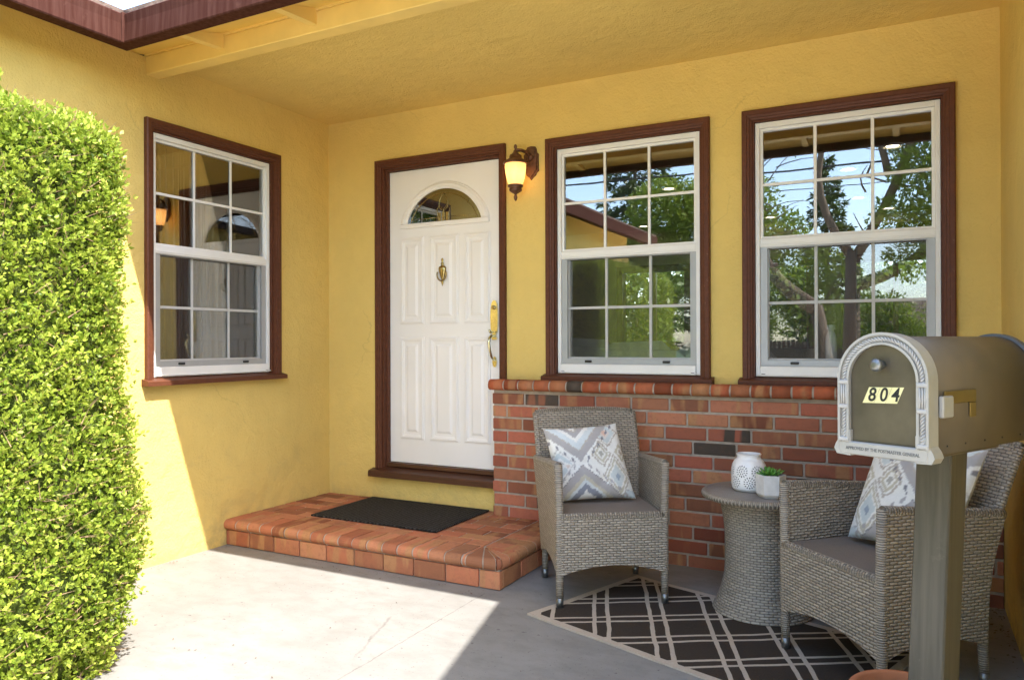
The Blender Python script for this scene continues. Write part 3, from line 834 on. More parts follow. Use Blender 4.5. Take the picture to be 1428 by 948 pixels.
# ---------------------------------------------------------------- interior rooms seen through the panes
zf, zc = .40, 2.86
g = G()
g.box(-2.8, 6.9, 6.2, 6.3, zf, 1.25); g.box(-2.8, 6.9, 6.2, 6.3, 2.25, zc)
for a, b in ((-2.8, .1), (1.0, 1.55), (2.6, 3.15), (4.6, 6.9)): g.box(a, b, 6.2, 6.3, 1.25, 2.25)
g.box(-2.9, -2.8, .15, 6.3, zf, zc); g.box(6.9, 7.0, .15, 6.3, zf, zc)
g.box(-2.8, -.001, .152, .20, zf, zc)
g.build('interior_wall', M['interior'], house)
g = G(); g.box(-2.9, 7, .152, 6.3, zf - .05, zf); g.box(-6, -.152, -6.4, .15, zf - .05, zf); g.build('interior_floor', M['oak'], house)
g = G(); g.box(-2.9, 7, .152, 6.3, zc + .012, zc + .042); g.box(-6, -.152, -6.4, .15, zc - .08, zc - .04); g.build('interior_ceiling', M['interior'], house)
g = G(); g.box(-2.2, -2.12, -6.4, .15, zf, zc - .1); g.build('interior_wall', M['interior'], house)
# red-brown window frames on the far wall and a wood-trimmed opening
for a, b in ((.1, 1.0), (1.55, 2.6), (3.15, 4.6)):
    g = G(); g.frame(a, b, 1.25, 2.25, [(0, 6.30), (0, 6.16), (.09, 6.15), (.09, 6.20)])
    n_ = 2 if b - a > 1.2 else 1
    for i in range(n_):
        xm = a + (b - a) * (i + 1) / (n_ + 1); g.box(xm - .03, xm + .03, 6.2, 6.26, 1.25, 2.25)
    g.build('back_window_frame', M['cabinet'], house)
g = G()
for x in (3.30, 4.25): g.box(x - .06, x + .06, 3.2, 3.3, zf, 2.12, .004)
g.box(2.9, 6.9, 3.2, 3.3, 2.12, 2.30, .004)
g.build('room_post', M['cabinet'], house)
g = G(); 
pts = [(-.32 + .02 * math.sin(i * 1.3), -1.62 + i * .035) for i in range(37)]
vs = [(x, y, 1.0) for x, y in pts] + [(x, y, 2.6) for x, y in pts]
g.add(vs, [(i, i + 1, 38 + i - 1 + 0, 37 + i) for i in range(36)], None, None, True)
cur = g.build('curtain', M['curtain'])
tag(cur, 'grey sheer curtain hanging behind the side window by the hedge', 'curtain')

# ================================================================== things inside
sofa = empty('sofa', (2.1, 1.0, zf)); tag(sofa, 'grey sofa seen through the window next to the front door', 'sofa')
g = G(); g.box(-.95, .95, -.42, .42, .10, .42, .04); g.build('base', M['sofa'], sofa)
g = G(); g.box(-.95, .95, -.46, -.22, .42, .80, .05); g.build('backrest', M['sofa'], sofa)
for x in (-.85, .85): 
    g = G(); g.box(x - .1, x + .1, -.42, .42, .42, .62, .05); g.build('armrest', M['sofa'], sofa)
for x in (-.5, 0, .5):
    g = G(); g.box(x - .24, x + .24, -.2, -.05, .42, .86, .06, M4=Matrix.Rotation(rv(-.06, .06), 4, 'Y')); g.build('back_cushion', M['sofa'], sofa)
for x, y in ((-.85, -.3), (.85, -.3), (-.85, .3), (.85, .3)):
    g = G(); g.box(x - .03, x + .03, y - .03, y + .03, 0, .1); g.build('leg', M['cabinet'], sofa)
g = G(); g.lathe([(.001, 0), (.022, 0), (.024, .01), (.024, .145), (.020, .165), (.013, .178), (.012, .185), (.018, .188), (.018, .205), (.0, .206)], 20)
bt = g.build('glass_bottle', M['bottle']); bt.location = (3.415, .135, 1.0605); bt.scale = (1.25, 1.25, 1.40)
tag(bt, 'slim clear glass bottle standing on the sill inside the window above the mailbox', 'bottle')
lampspots = [(1.55, 3.51, 'small round lit ceiling lamp glimpsed in the window beside the door', 'upper'), (.50, 5.9, 'small lit ceiling lamp low in the right half of the window beside the door', ''),
             (3.67, 2.69, 'yellowest and highest ceiling lamp glimpsed in the window above the mailbox', ''), (3.285, 3.43, 'lit ceiling lamp just above the muntin in the middle column of the right window', ''),
             (3.281, 5.03, 'thin lit ceiling lamp between the reflected trunks in the right window', ''), (3.568, 5.95, 'thin lit ceiling lamp in the lower right of the right window upper sash', ''),
             (2.19, 5.95, 'thin lit ceiling lamp lowest at the left edge of the right window', '')]
for x, y, lb, _ in lampspots:
    c = empty('ceiling_lamp', (x, y, zc)); tag(c, lb, 'ceiling lamp', 'ceiling lamps inside the house')
    g = G(); g.lathe([(.001, 0.006), (.050, .006), (.050, .010), (.001, .010)], 24); g.build('diffuser', M['lamp'], c)
    g = G(); g.lathe([(.071, .011), (.071, -.002), (.085, .0), (.090, .011)], 24, cap=False); g.build('trim_ring', M['vinyl'], c)

# ================================================================== brick doorstep
step = empty('doorstep', (0, 0, 0)); tag(step, 'low terracotta tiled doorstep with rounded edges below the white door', 'step')
SX, SY, SZ = 1.965, -.97, .159
g = G(); g.box(.004, SX - .022, SY + .026, -.002, 0, SZ - .004); rr_ = .0288
mp = [(.1, SZ - .0030)] + [(.0335 - .004 - rr_ * math.sin(a), SZ - .031 + rr_ * math.cos(a)) for a in [PI * i / 8 for i in range(9)]] + [(.1, SZ - .0595)]
g.prism([(SY + p[0], p[1]) for p in mp], 'x', .006, SX - .09)
g.prism([(SX - p[0], p[1]) for p in mp], 'y', SY + .09, -.104)
g.lathe([(.001, SZ - .0030)] + [(.0935 - .0335 + .004 + rr_ * math.sin(a), SZ - .031 + rr_ * math.cos(a)) for a in [PI * i / 8 for i in range(9)]] + [(.001, SZ - .0595)], 40, (SX - .0935, SY + .0935, 0), cap=False)
g.build('mortar_bed', M['mortar'], step)
g = G()
x = .004
while x < SX - .03:
    L = .2035; xb = min(x + L - .009, SX - .012)
    g.box(x, xb, SY + .012 + rv(-.001, .001), SY + .05, .004, .094, .003, tint(0)); x += L
y = SY + .055
while y < -.11:
    L = .2035; yb = min(y + L - .009, -.10)
    g.box(SX - .05, SX - .012, y, yb, .004, .094, .003, tint(0)); y += L
g.build('riser_tiles', M['tile'], step)
# bullnose border: front run then right-hand run
def nose_prof(depth):
    r = .031; zc_ = SZ - r
    p = [(depth, SZ)] + [(r - r * math.sin(a), zc_ + r * math.cos(a)) for a in [PI * i / 8 for i in range(9)]] + [(depth, SZ - 2 * r)]
    return p
g = G()
x = .003; BD = .205
while x < SX - BD:
    L = .1025 + rv(-.003, .003); xb = min(x + L - .0105, SX - BD - .0105 + .004); dz = rv(-.0004, .0016); dy = rv(-.003, .003)
    g.prism([(SY + p[0] + dy - .004, p[1] + dz) for p in nose_prof(BD)], 'x', x, xb, tint(0)); x += L
y = SY + BD + .002
while y < -.11:
    L = .1025 + rv(-.003, .003); yb = min(y + L - .0105, -.102); dz = rv(-.0004, .0016)
    g.prism([(SX - p[0] + .004, p[1] + dz) for p in nose_prof(BD)], 'y', y, yb, tint(0)); y += L
# corner: four wedge tiles fanned round the corner
cxn, cyn = SX - BD - .002, SY + BD
fan = [(cxn, cyn)]
edge = [(cxn, SY - .004), (SX - .10, SY - .004), (SX - .025, SY + .004), (SX - .004, SY + .027), (SX + .004, SY + .10), (SX + .004, cyn)]
for i in range(len(edge) - 1):
    a, b = Vector(edge[i]), Vector(edge[i + 1]); cc = Vector((cxn, cyn)); t = (b - a).normalized() * .004
    a2, b2 = a + t, b - t; c2 = cc + ((a + b) / 2 - cc).normalized() * .02
    rings = []
    for k in range(9):
        th = PI * k / 8; r = .031; off = r - r * math.sin(th); z = SZ - r + r * math.cos(th)
        rings.append([(a2 + (c2 - a2).normalized() * off, z), (b2 + (c2 - b2).normalized() * off, z)])
    vs = [(c2.x, c2.y, SZ)] + [(p.x, p.y, z) for rr in rings for p, z in rr] + [(c2.x, c2.y, SZ - .062)]
    fs = [(0, 1, 2)] + [(1 + 2 * k, 3 + 2 * k, 4 + 2 * k, 2 + 2 * k) for k in range(8)] + [(0, 2 * 9, 2 * 9 + 1)]
    fs = fs[:-1] + [(19, 18, 17)] + [tuple([0] + [1 + 2 * k for k in range(9)] + [19]), tuple([19] + [2 + 2 * k for k in range(8, -1, -1)] + [0])]
    g.add(vs, fs, None, tint(0))
g.build('bullnose_tiles', M['tile'], step)
g = G()
ys = SY + BD + .002; r_ = 0
while ys < -.01:
    yb = min(ys + .1025 - .0105, -.003); x = .004 - (.1 if r_ % 2 else 0)
    lim = SX - BD - .0105 if ys < -.115 else BX0 - .004
    while x < lim:
        L = .2035; xa, xb = max(x, .004), min(x + L - .0105, lim)
        if lim - xb < .07: xb = lim; L = 9
        if xb - xa > .02: g.box(xa, xb, ys, yb, SZ - .03, SZ + rv(-.0012, .0012), .002, tint(0))
        x += L
    ys += .1025; r_ += 1
g.build('paving_tiles', M['tile'], step)

g = G(); g.box(-.475, .475, -.315, .315, 0, .011, .004)
dm = g.build('door_mat', M['mat']); dm.location = (.897, -.345, SZ + .0025)
tag(dm, 'black ribbed rubber door mat lying on the terracotta step', 'door mat')

# ================================================================== wall lantern
lan = empty('wall_lantern', (1.672, 0, 2.395)); tag(lan, 'lit rust brown wall lantern with amber glass between door and window', 'wall lamp')
g = G()
pl = [(0, .105), (.026, .100), (.036, .085), (.040, .062), (.052, .050), (.050, .02), (.050, -.03), (.052, -.055), (.036, -.066), (.030, -.082), (.014, -.092), (0, -.110)]
poly = pl + [(-x, z) for x, z in pl[-2:0:-1]]
g.prism(poly, 'y', -.012, -.001)
g.prism([(x * .8, z * .86) for x, z in poly], 'y', -.020, -.012)
g.build('backplate', M['iron'], lan)
ax, ay = -.050, -.130
g = G(); g.tube([(0, -.018, .035), (-.012, -.05, .058), (-.030, -.09, .066), (ax, ay, .060)], [.016, .011, .010, .012], 12)
g.lathe([(.001, 0), (.020, .002), (.022, .010), (.012, .022), (.001, .024)], 14, (0, 0, 0))
g.v[-15 * 5:] = [(x, -.014 - z, .03 + y) for x, y, z in g.v[-15 * 5:]]
g.build('arm', M['iron'], lan)
g = G(); g.lathe([(.001, .096), (.006, .094), (.010, .084), (.010, .074), (.005, .066), (.007, .060), (.012, .056), (.014, .046), (.020, .040), (.022, .034), (.034, .030), (.038, .022), (.038, .012), (.044, .006), (.060, -.006), (.074, -.013), (.077, -.020), (.077, -.026), (.068, -.028), (.060, -.026)], 36, (ax, ay, 0)); g.build('cap', M['iron'], lan)
g = G(); g.lathe([(.066, -.027), (.066, -.05), (.063, -.08), (.058, -.11), (.050, -.140), (.043, -.158)], 36, (ax, ay, 0), cap=False); sh = g.build('lamp_shade', M['shade'], lan)
g = G(); g.lathe([(.040, -.156), (.047, -.158), (.048, -.168), (.040, -.172), (.038, -.182), (.041, -.186), (.038, -.196), (.024, -.206), (.012, -.212), (.007, -.218), (.011, -.228), (.012, -.238), (.008, -.250), (.001, -.258)], 30, (ax, ay, 0)); g.build('finial', M['iron'], lan)
lg = bpy.data.lights.new('lantern_bulb', 'POINT'); lg.energy = .075; lg.color = (1., .66, .34); lg.shadow_soft_size = .022
lo_ = bpy.data.objects.new('lantern_bulb', lg); COL.objects.link(lo_); lo_.parent = lan; lo_.location = (ax, ay, -.085)

# ================================================================== wicker armchair
def make_chair():
    root = empty('wicker_armchair')
    FX, FY, BYy = .252, -.238, .235
    ARM_F, ARM_B, SEATZ = .668, .628, .438
    def sx(t, z):          # outer x of side panel; t 0 front .. 1 back
        zz = max(0, min(1, (z - .12) / .5))
        return .255 + .028 * t * zz + .006 * zz
    def yb_(z):
        q = max(0, z - .38); return BYy - .015 + q * .12 + q * q * .46
    bottom = lambda t: .150 + .050 * math.sin(PI * t) ** .8
    # side panels
    for q in (-1, 1):
        g = G()
        def fn(s, t, q=q):
            top = ARM_F + (ARM_B - ARM_F) * s; z = bottom(s) + (top - bottom(s)) * t
            y = FY + (yb_(z) - FY) * s
            return (q * sx(s, z), y, z)
        g.sheet(fn, 14, 12, .032, lambda s, t, p: (p.y, p.z))
        ed = [fn(i / 16, 1) for i in range(17)]
        g.tube(ed, .0185, 10)
        g.build('side_panel', M['wicker'], root)
    # backrest
    g = G()
    def fb(s, t):
        z = .20 + (.872 - .20) * t; w = .262 + .012 * t
        x = (s * 2 - 1) * w
        y = yb_(z) + .006 + .030 * (1 - (s * 2 - 1) ** 2) * t - .012 * t
        return (x, y, z - .012 * abs(s * 2 - 1) ** 3 * t)
    g.sheet(fb, 14, 16, .032, lambda s, t, p: (p.x, p.z))
    g.tube([fb(i / 16, 1) for i in range(17)], .0185, 10)
    for s in (0, 1): g.tube([fb(s, i / 12) for i in range(3, 13)], .0185, 10)
    g.build('backrest', M['wicker'], root)
    # front panel
    g = G()
    def ff(s, t):
        z0 = .150 + .045 * math.sin(PI * s) ** .8
        return ((s * 2 - 1) * FX, FY - .004, z0 + (SEATZ - .012 - z0) * t)
    g.sheet(ff, 14, 10, .028, lambda s, t, p: (p.x, p.z))
    g.tube([ff(i / 14, 1) for i in range(15)], .0165, 10)
    g.build('front_panel', M['wicker'], root)
    # seat
    g = G(); g.box(-.244, .244, FY + .004, .228, SEATZ - .045, SEATZ, .008, uvm=lambda p: (p[0], p[1])); g.build('seat', M['seat'], root)
    # legs with metal feet; the front ones run up as posts to the arms
    for q in (-1, 1):
        g = G(); x = q * (FX + .004)
        g.tube([(x, FY, .03), (x, FY, .15), (x, FY, .45), (q * sx(0, ARM_F), FY, ARM_F + .004)], [.0165, .019, .0195, .0195], 12)
        lo = g.build('leg', M['wicker_rim'], root)
        g = G(); g.tube([(x, FY, .0), (x, FY, .045)], [.0165, .0185], 12); g.build('foot_cap', M['foot'], lo)
        g = G(); x = q * .248
        g.tube([(x, .2345, .03), (x, .228, .15), (q * .258, yb_(.35), .36)], [.0165, .018, .018], 12)
        lo = g.build('leg', M['wicker_rim'], root)
        g = G(); g.tube([(x, .2352, .0), (x, .2345, .045)], [.0165, .0185], 12); g.build('foot_cap', M['foot'], lo)
    return root
ch1 = make_chair(); ch1.location = (2.401, -.703, 0); ch1.rotation_euler = (0, 0, R(34.6))
tag(ch1, 'grey wicker armchair facing forward beside the doorstep with one front foot on the rug', 'armchair', 'wicker armchairs on the porch')
ch2 = copy_tree(ch1); ch2.location = (3.690, -1.065, 0); ch2.rotation_euler = (0, 0, R(-44.4))
tag(ch2, 'grey wicker armchair turned sideways behind the mailbox post at right', 'armchair', 'wicker armchairs on the porch')
for z_, c_ in ((.006, ch1), (.006, ch2)): c_.location.z = z_

# ================================================================== pillows
WHT, GRY, TAU, BLU, TAN_, PEA, DRK = (.78, .755, .70), (.40, .37, .355), (.46, .405, .34), (.56, .60, .59), (.52, .47, .36), (.66, .43, .33), (.22, .21, .225)
def ikat(u, v):
    """hand-dyed chevrons and diamonds with feathered edges; u, v in 0..1"""
    v = v + mnoise.noise(Vector((u * 60, v * 6, 1))) * .020 + mnoise.noise(Vector((u * 11, v * 11, 4))) * .012
    u = u + mnoise.noise(Vector((u * 8, v * 40, 6))) * .008
    du, dv = abs(u - .36), v - .46
    def bands(e, table):
        for lim, c in table:
            if e < lim: return c
        return WHT
    col = WHT
    e = (dv - du * 1.05) if dv > 0 else (-dv - du * .92)
    if e > .02:
        col = bands(e, ((.15, GRY), (.17, TAU), (.28, (.62, .655, .65)), (.35, WHT), (.43, GRY), (.47, TAU), (9, WHT))) if dv > 0 else bands(e, ((.03, DRK), (.15, GRY), (.21, TAN_), (.26, (.60, .63, .62)), (.35, (.25, .26, .30)), (9, WHT)))
    else:
        best = None
        for cx_, cy_, kx, ky, table in (
            (.76, .86, 1, 1, ((.05, PEA), (.09, (.68, .60, .53)), (.16, BLU), (.18, WHT), (.205, TAU))),
            (.64, .57, 1.15, .9, ((.045, (.40, .38, .33)), (.075, WHT), (.115, TAN_), (.135, WHT), (.165, TAU))),
            (.93, .58, 1.1, .9, ((.04, TAU), (.07, WHT), (.11, TAN_), (.13, WHT))),
            (.80, .27, 1.15, .75, ((.04, (.30, .35, .41)), (.12, BLU), (.145, WHT), (.18, TAN_), (.20, WHT), (.225, TAU))),
            (.09, .47, 1, .9, ((.04, TAU), (.08, WHT), (.15, BLU), (.17, WHT), (.19, (.55, .52, .48)))),
            (.17, .44, 1, 1, ((.03, (.66, .55, .47)), (.05, WHT)))):
            m = abs(u - cx_) * kx + abs(v - cy_) * ky
            if m < table[-1][0]:
                c = bands(m, table)
                if best is None or m < best[0]: best = (m, c)
        if best: col = best[1]
        elif v < .10 and u > .45: col = GRY if mnoise.noise(Vector((u * 14, v * 9, 2))) > 0 else BLU
        if -.075 < e < -.03 and (du * 12) % 1 < .42: col = DRK if dv > 0 else GRY
    n = mnoise.noise(Vector((u * 30, v * 30, 9))) * .06
    return tuple(max(.02, c * (1 + n)) for c in col)
def make_pillow(C, th, flip=False, n=72):
    """C: corner points bl, br, tr, tl; normal towards viewer"""
    bl, br, tr, tl = [Vector(c) for c in C]
    nr = (br - bl).cross(tl - bl).normalized()
    g = G()
    for side in (1, -1):
        vs, cs = [], []
        for i in range(n + 1):
            for j in range(n + 1):
                s, t = i / n, j / n
                # pulled-in edges between pointed corners
                a, b = s * 2 - 1, t * 2 - 1
                pin = .055
                s2 = .5 + (a * (1 - pin * (1 - b * b) * abs(a) ** 2)) / 2
                t2 = .5 + (b * (1 - pin * (1 - a * a) * abs(b) ** 2)) / 2
                p = bl.lerp(br, s2).lerp(tl.lerp(tr, s2), t2)
                h = (max(0, 1 - a * a) ** .42) * (max(0, 1 - b * b) ** .42)
                wr = mnoise.noise(Vector((a * 2.2, b * 2.2, 3 + side))) * .012 + mnoise.noise(Vector((a * 5, b * 5, 7))) * .004
                p = p + nr * side * (th * h * (.95 if side > 0 else .8) + wr * h)
                vs.append(p)
                uu = s if side > 0 else 1 - s
                cs.append(ikat(1 - uu if flip else uu, t))
        m = n + 1
        fs = [(i * m + j, (i + 1) * m + j, (i + 1) * m + j + 1, i * m + j + 1) for i in range(n) for j in range(n)]
        if side < 0: fs = [f[::-1] for f in fs]
        g.add(vs, fs, None, cs, True)
    # piped seam
    return g
def cl(ch, pts):
    Mx = Matrix.Translation(ch.location) @ Matrix.Rotation(ch.rotation_euler.z, 4, 'Z')
    return [tuple(Mx @ Vector(p)) for p in pts]
P1 = [(2.222, -.825, .452), (2.548, -.585, .456), (2.425, -.545, .832), (2.098, -.745, .806)]
g = make_pillow(P1, .085); p1 = g.build('throw_pillow', M['pillow'])
tag(p1, 'grey and blue ikat cushion leaning in the armchair beside the doorstep', 'cushion', 'ikat cushions')
P2 = cl(ch2, [(-.175, .005, .455), (.245, .075, .455), (.262, .245, .855), (-.175, .175, .850)])
g = make_pillow(P2, .085, True); p2 = g.build('throw_pillow', M['pillow'])
tag(p2, 'grey and cream ikat cushion half hidden behind the mailbox post', 'cushion', 'ikat cushions')

# ================================================================== side table
tb = empty('side_table', (3.178, -.626, .006)); tag(tb, 'round hourglass wicker side table between the two armchairs', 'side table')
def lathe_uv(prof, n=56, smooth=True):
    g = G(); g.lathe(prof, n, smooth=smooth, cap=False)
    m = n + 1
    for i in range(len(prof)):
        for k in range(m):
            g.uv[i * m + k] = (2 * PI * k / n * .19, g.uv[i * m + k][1])
    return g
prof = []
for i in range(25):
    t = i / 24; z = .002 + t * .522
    r = .170 + .058 * max(0, 1 - t / .42) ** 2.0 + .030 * max(0, (t - .62) / .38) ** 2
    prof.append((r, z))
lathe_uv(prof).build('pedestal', M['wicker'], tb)
g = G(); g.lathe([(.20, .518), (.250, .520), (.264, .527), (.269, .537), (.266, .546), (.256, .5515), (.001, .552)], 64, cap=False)
g.uv = [(v[0], v[1]) for v in g.v]
tt = g.build('table_top', M['wicker_top'], tb)
g = G(); g.tube([(.262 * math.cos(a), .262 * math.sin(a), .5365) for a in [2 * PI * i / 72 for i in range(72)]], .0155, 10, closed=True); g.build('rim', M['wicker_rim'], tb)

# pierced white vase
g = G()
TZ = .5585
vp = [(.050, 0), (.068, .003), (.077, .014), (.080, .035), (.081, .07), (.080, .10), (.076, .122), (.066, .140), (.056, .150), (.053, .156), (.0545, .166), (.057, .172)]
def vr(z):
    for (r0, z0), (r1, z1) in zip(vp, vp[1:]):
        if z0 <= z <= z1: return r0 + (r1 - r0) * (z - z0) / max(1e-6, z1 - z0)
    return vp[-1][0]
NA, NZ = 288, 130
vs = [(vr(.172 * j / NZ) * math.cos(2 * PI * i / NA), vr(.172 * j / NZ) * math.sin(2 * PI * i / NA), .172 * j / NZ) for j in range(NZ + 1) for i in range(NA)]
def pierced(a, z):
    # rosettes of petal slits: centres staggered in two rows
    ncol = 7
    for row, zc_ in ((0, .047), (1, .098)):
        u = (a / (2 * PI) * ncol + row * .5) % 1 - .5
        x = u * 2 * PI * .079 / ncol; y = z - zc_
        rr = math.hypot(x, y); th = math.atan2(y, x)
        for r0, r1, nn, wd in ((.009, .016, 8, .0019), (.0205, .0275, 14, .0021)):
            if r0 < rr < r1:
                k = (th / (2 * PI) * nn) % 1 - .5
                if abs(k) * 2 * PI * rr / nn < wd: return True
        if rr < .003: return True
    return False
fs = []
for j in range(NZ):
    for i in range(NA):
        a = 2 * PI * (i + .5) / NA; z = .172 * (j + .5) / NZ
        if .016 < z < .128 and pierced(a, z): continue
        fs.append((j * NA + i, j * NA + (i + 1) % NA, (j + 1) * NA + (i + 1) % NA, (j + 1) * NA + i))
g.add(vs, fs, None, None, True)
g.lathe([(.057, .172), (.054, .174), (.050, .168), (.049, .156), (.052, .148)], 40, cap=False)
g.lathe([(.001, .001), (.050, 0)], 40, cap=False)
vase = g.build('pierced_vase', M['ceramic']); vase.location = (3.121, -.640, TZ)
tag(vase, 'white ceramic vase pierced with flower shaped slits on the wicker table', 'vase')
g = G(); g.lathe([(.001, .006), (.066, .008), (.072, .035), (.073, .10), (.062, .135), (.047, .15)], 32, cap=False); g.build('lining', M['hole'], vase)

# succulent in a faceted pot
sp = empty('potted_succulent', (3.240, -.770, TZ), R(12)); tag(sp, 'small green succulent in a faceted pale concrete pot on the wicker table', 'potted plant')
def ngon(g, rings, n, rot=0):
    vs = [(r * math.cos(2 * PI * k / n + rot + tw), r * math.sin(2 * PI * k / n + rot + tw), z) for r, z, tw in rings for k in range(n)]
    fs = [(i * n + k, i * n + (k + 1) % n, (i + 1) * n + (k + 1) % n, (i + 1) * n + k) for i in range(len(rings) - 1) for k in range(n)]
    fs.append(tuple(range(n - 1, -1, -1))); g.add(vs, fs)
    return g
g = ngon(G(), [(.046, 0, 0), (.064, .020, 0), (.066, .105, 0), (.058, .105, 0), (.056, .09, 0)], 6); g.build('pot', M['pot'], sp)
g = G(); g.lathe([(.001, .094), (.056, .092)], 18, cap=False); g.build('soil', M['soil'], sp)
g = G()
for ring, nn, el, ln in ((0, 9, 18, .050), (1, 8, 38, .045), (2, 6, 60, .036)):
    for k in range(nn):
        a = 2 * PI * k / nn + ring * .4 + rv(-.15, .15); e = R(el + rv(-8, 8)); L = ln * rv(.85, 1.15)
        d = Vector((math.cos(a) * math.cos(e), math.sin(a) * math.cos(e), math.sin(e))); u = Vector((-math.sin(a), math.cos(a), 0)); nrm = d.cross(u)
        b = Vector((d.x * .012, d.y * .012, .095))
        prof = [(0, .005, .003), (.35, .010, .004), (.7, .0115, .0045), (.9, .007, .003), (1, .0006, .0006)]
        vs = []
        for s, w_, t_ in prof:
            c = b + d * L * s + Vector((0, 0, .008 * s * s))
            vs += [c - u * w_, c + nrm * t_ * .4, c + u * w_, c - nrm * t_]
        fs = [(i * 4 + q, i * 4 + (q + 1) % 4, i * 4 + 4 + (q + 1) % 4, i * 4 + 4 + q) for i in range(4) for q in range(4)]
        g.add(vs, fs, None, None, True)
g.build('rosette', M['succ'], sp)

# ================================================================== rug
nx, ny = 60, 36
g = G(); vs = []
for i in range(nx + 1):
    for j in range(ny + 1):
        x = (i / nx - .5) * RUG_L; y = (j / ny - .5) * RUG_W
        e = min(RUG_L / 2 - abs(x), RUG_W / 2 - abs(y))
        z = .0065 + (.0025 * mnoise.noise(Vector((x * 3.5, y * 3.5, 2))) + .001) * (1 if e > .01 else 1.3)
        wy = .006 * mnoise.noise(Vector((x * 3, 0, 5))); wx = .005 * mnoise.noise(Vector((0, y * 3, 8)))
        vs.append((x + wx, y + wy, max(z, .005)))
m = ny + 1
top = [(i * m + j, (i + 1) * m + j, (i + 1) * m + j + 1, i * m + j + 1) for i in range(nx) for j in range(ny)]
g.add(vs, top, None, None, True)
eb = [(i, 0) for i in range(nx)] + [(nx, j) for j in range(ny)] + [(i, ny) for i in range(nx, 0, -1)] + [(0, j) for j in range(ny, 0, -1)]
ev = []
for i, j in eb: p = vs[i * m + j]; ev += [p, (p[0], p[1], .0012)]
ne = len(eb); g.add(ev, [(2 * k, 2 * ((k + 1) % ne), 2 * ((k + 1) % ne) + 1, 2 * k + 1) for k in range(ne)])
rug = g.build('outdoor_rug', rug_mat()); rug.location = (_rc.x, _rc.y, 0); rug.rotation_euler = (0, 0, R(-RUG_ROT))
tag(rug, 'dark brown outdoor rug with tan border and crossing double lines under the chairs', 'rug')

# ================================================================== mailbox on its post
mb = empty('mailbox', (3.8345, -2.108, 0), R(-27.4)); tag(mb, 'bronze mailbox numbered 804 with silver arched front on a square post', 'mailbox')
# local: -y is the front; the face centre in the world is (3.755,-2.315)
_rot = Matrix.Rotation(R(-27.4), 4, 'Z')
fc = _rot.inverted() @ (Vector((3.742, -2.322, 0)) - Vector(mb.location)); fc.z = 0
FXc, FYc = fc.x, fc.y
MZ0, MZ1 = .983, 1.279; HW = .109
def arch(hw, zb, zt, n=20, k=None):
    """closed outline: straight sides then half-ellipse"""
    sp_ = zt - hw * 1.02
    pts = [(-hw, zb)] + [(-hw * math.cos(PI * i / n), sp_ + (zt - sp_) * math.sin(PI * i / n)) for i in range(n + 1)] + [(hw, zb)]
    return pts
def xf(pts): return [(FXc + x, z) for x, z in pts]
# body
g = G(); g.prism(xf(arch(HW - .012, MZ0 + .012, MZ1 - .008, 24)), 'y', FYc + .03, FYc + .585)
g.sm = [len(f) == 4 for f in g.f]
body = g.build('body', M['mailbody'], mb)
# rear rim
def arch_band(g, o, i, y0, y1):
    n = len(o); vs = [(x, y0, z) for x, z in o] + [(x, y0, z) for x, z in i] + [(x, y1, z) for x, z in o] + [(x, y1, z) for x, z in i]
    fs = []
    for k in range(n - 1):
        fs += [(k, k + 1, n + k + 1, n + k), (2 * n + k, 3 * n + k, 3 * n + k + 1, 2 * n + k + 1), (k, 2 * n + k, 2 * n + k + 1, k + 1), (n + k, n + k + 1, 3 * n + k + 1, 3 * n + k)]
    fs += [(0, n, 3 * n, 2 * n), (n - 1, 3 * n - 1, 4 * n - 1, 2 * n - 1)]
    g.add(vs, fs)
g = G(); arch_band(g, xf(arch(HW - .004, MZ0 + .008, MZ1, 24)), xf(arch(HW - .0115, MZ0 + .008, MZ1 - .0075, 24)), FYc + .565, FYc + .592); g.build('rear_rim', M['emboss'], mb)
# silver arched frame
g = G(); arch_band(g, xf(arch(HW, MZ0 + .030, MZ1, 24)), xf(arch(HW - .026, MZ0 + .030, MZ1 - .027, 24)), FYc - .006, FYc + .035)
arch_band(g, xf(arch(HW + .0015, MZ0 + .030, MZ1 + .0015, 24)), xf(arch(HW - .005, MZ0 + .030, MZ1 - .005, 24)), FYc - .012, FYc - .004)
arch_band(g, xf(arch(HW - .021, MZ0 + .030, MZ1 - .022, 24)), xf(arch(HW - .027, MZ0 + .030, MZ1 - .028, 24)), FYc - .011, FYc - .004)
g.box(FXc - HW, FXc + HW, FYc - .010, FYc + .035, MZ0, MZ0 + .032, .003)
for q in (-1, 1):
    g.prism([(FXc + q * (HW - .03), MZ0 - .003), (FXc + q * (HW + .006), MZ0 - .001), (FXc + q * (HW + .013), MZ0 + .012), (FXc + q * (HW + .009), MZ0 + .024), (FXc + q * (HW + .001), MZ0 + .036), (FXc + q * HW, MZ0 + .06), (FXc + q * (HW - .03), MZ0 + .06)], 'y', FYc - .0085, FYc + .033)
frame_o = g.build('arch_frame', M['silver'], mb)
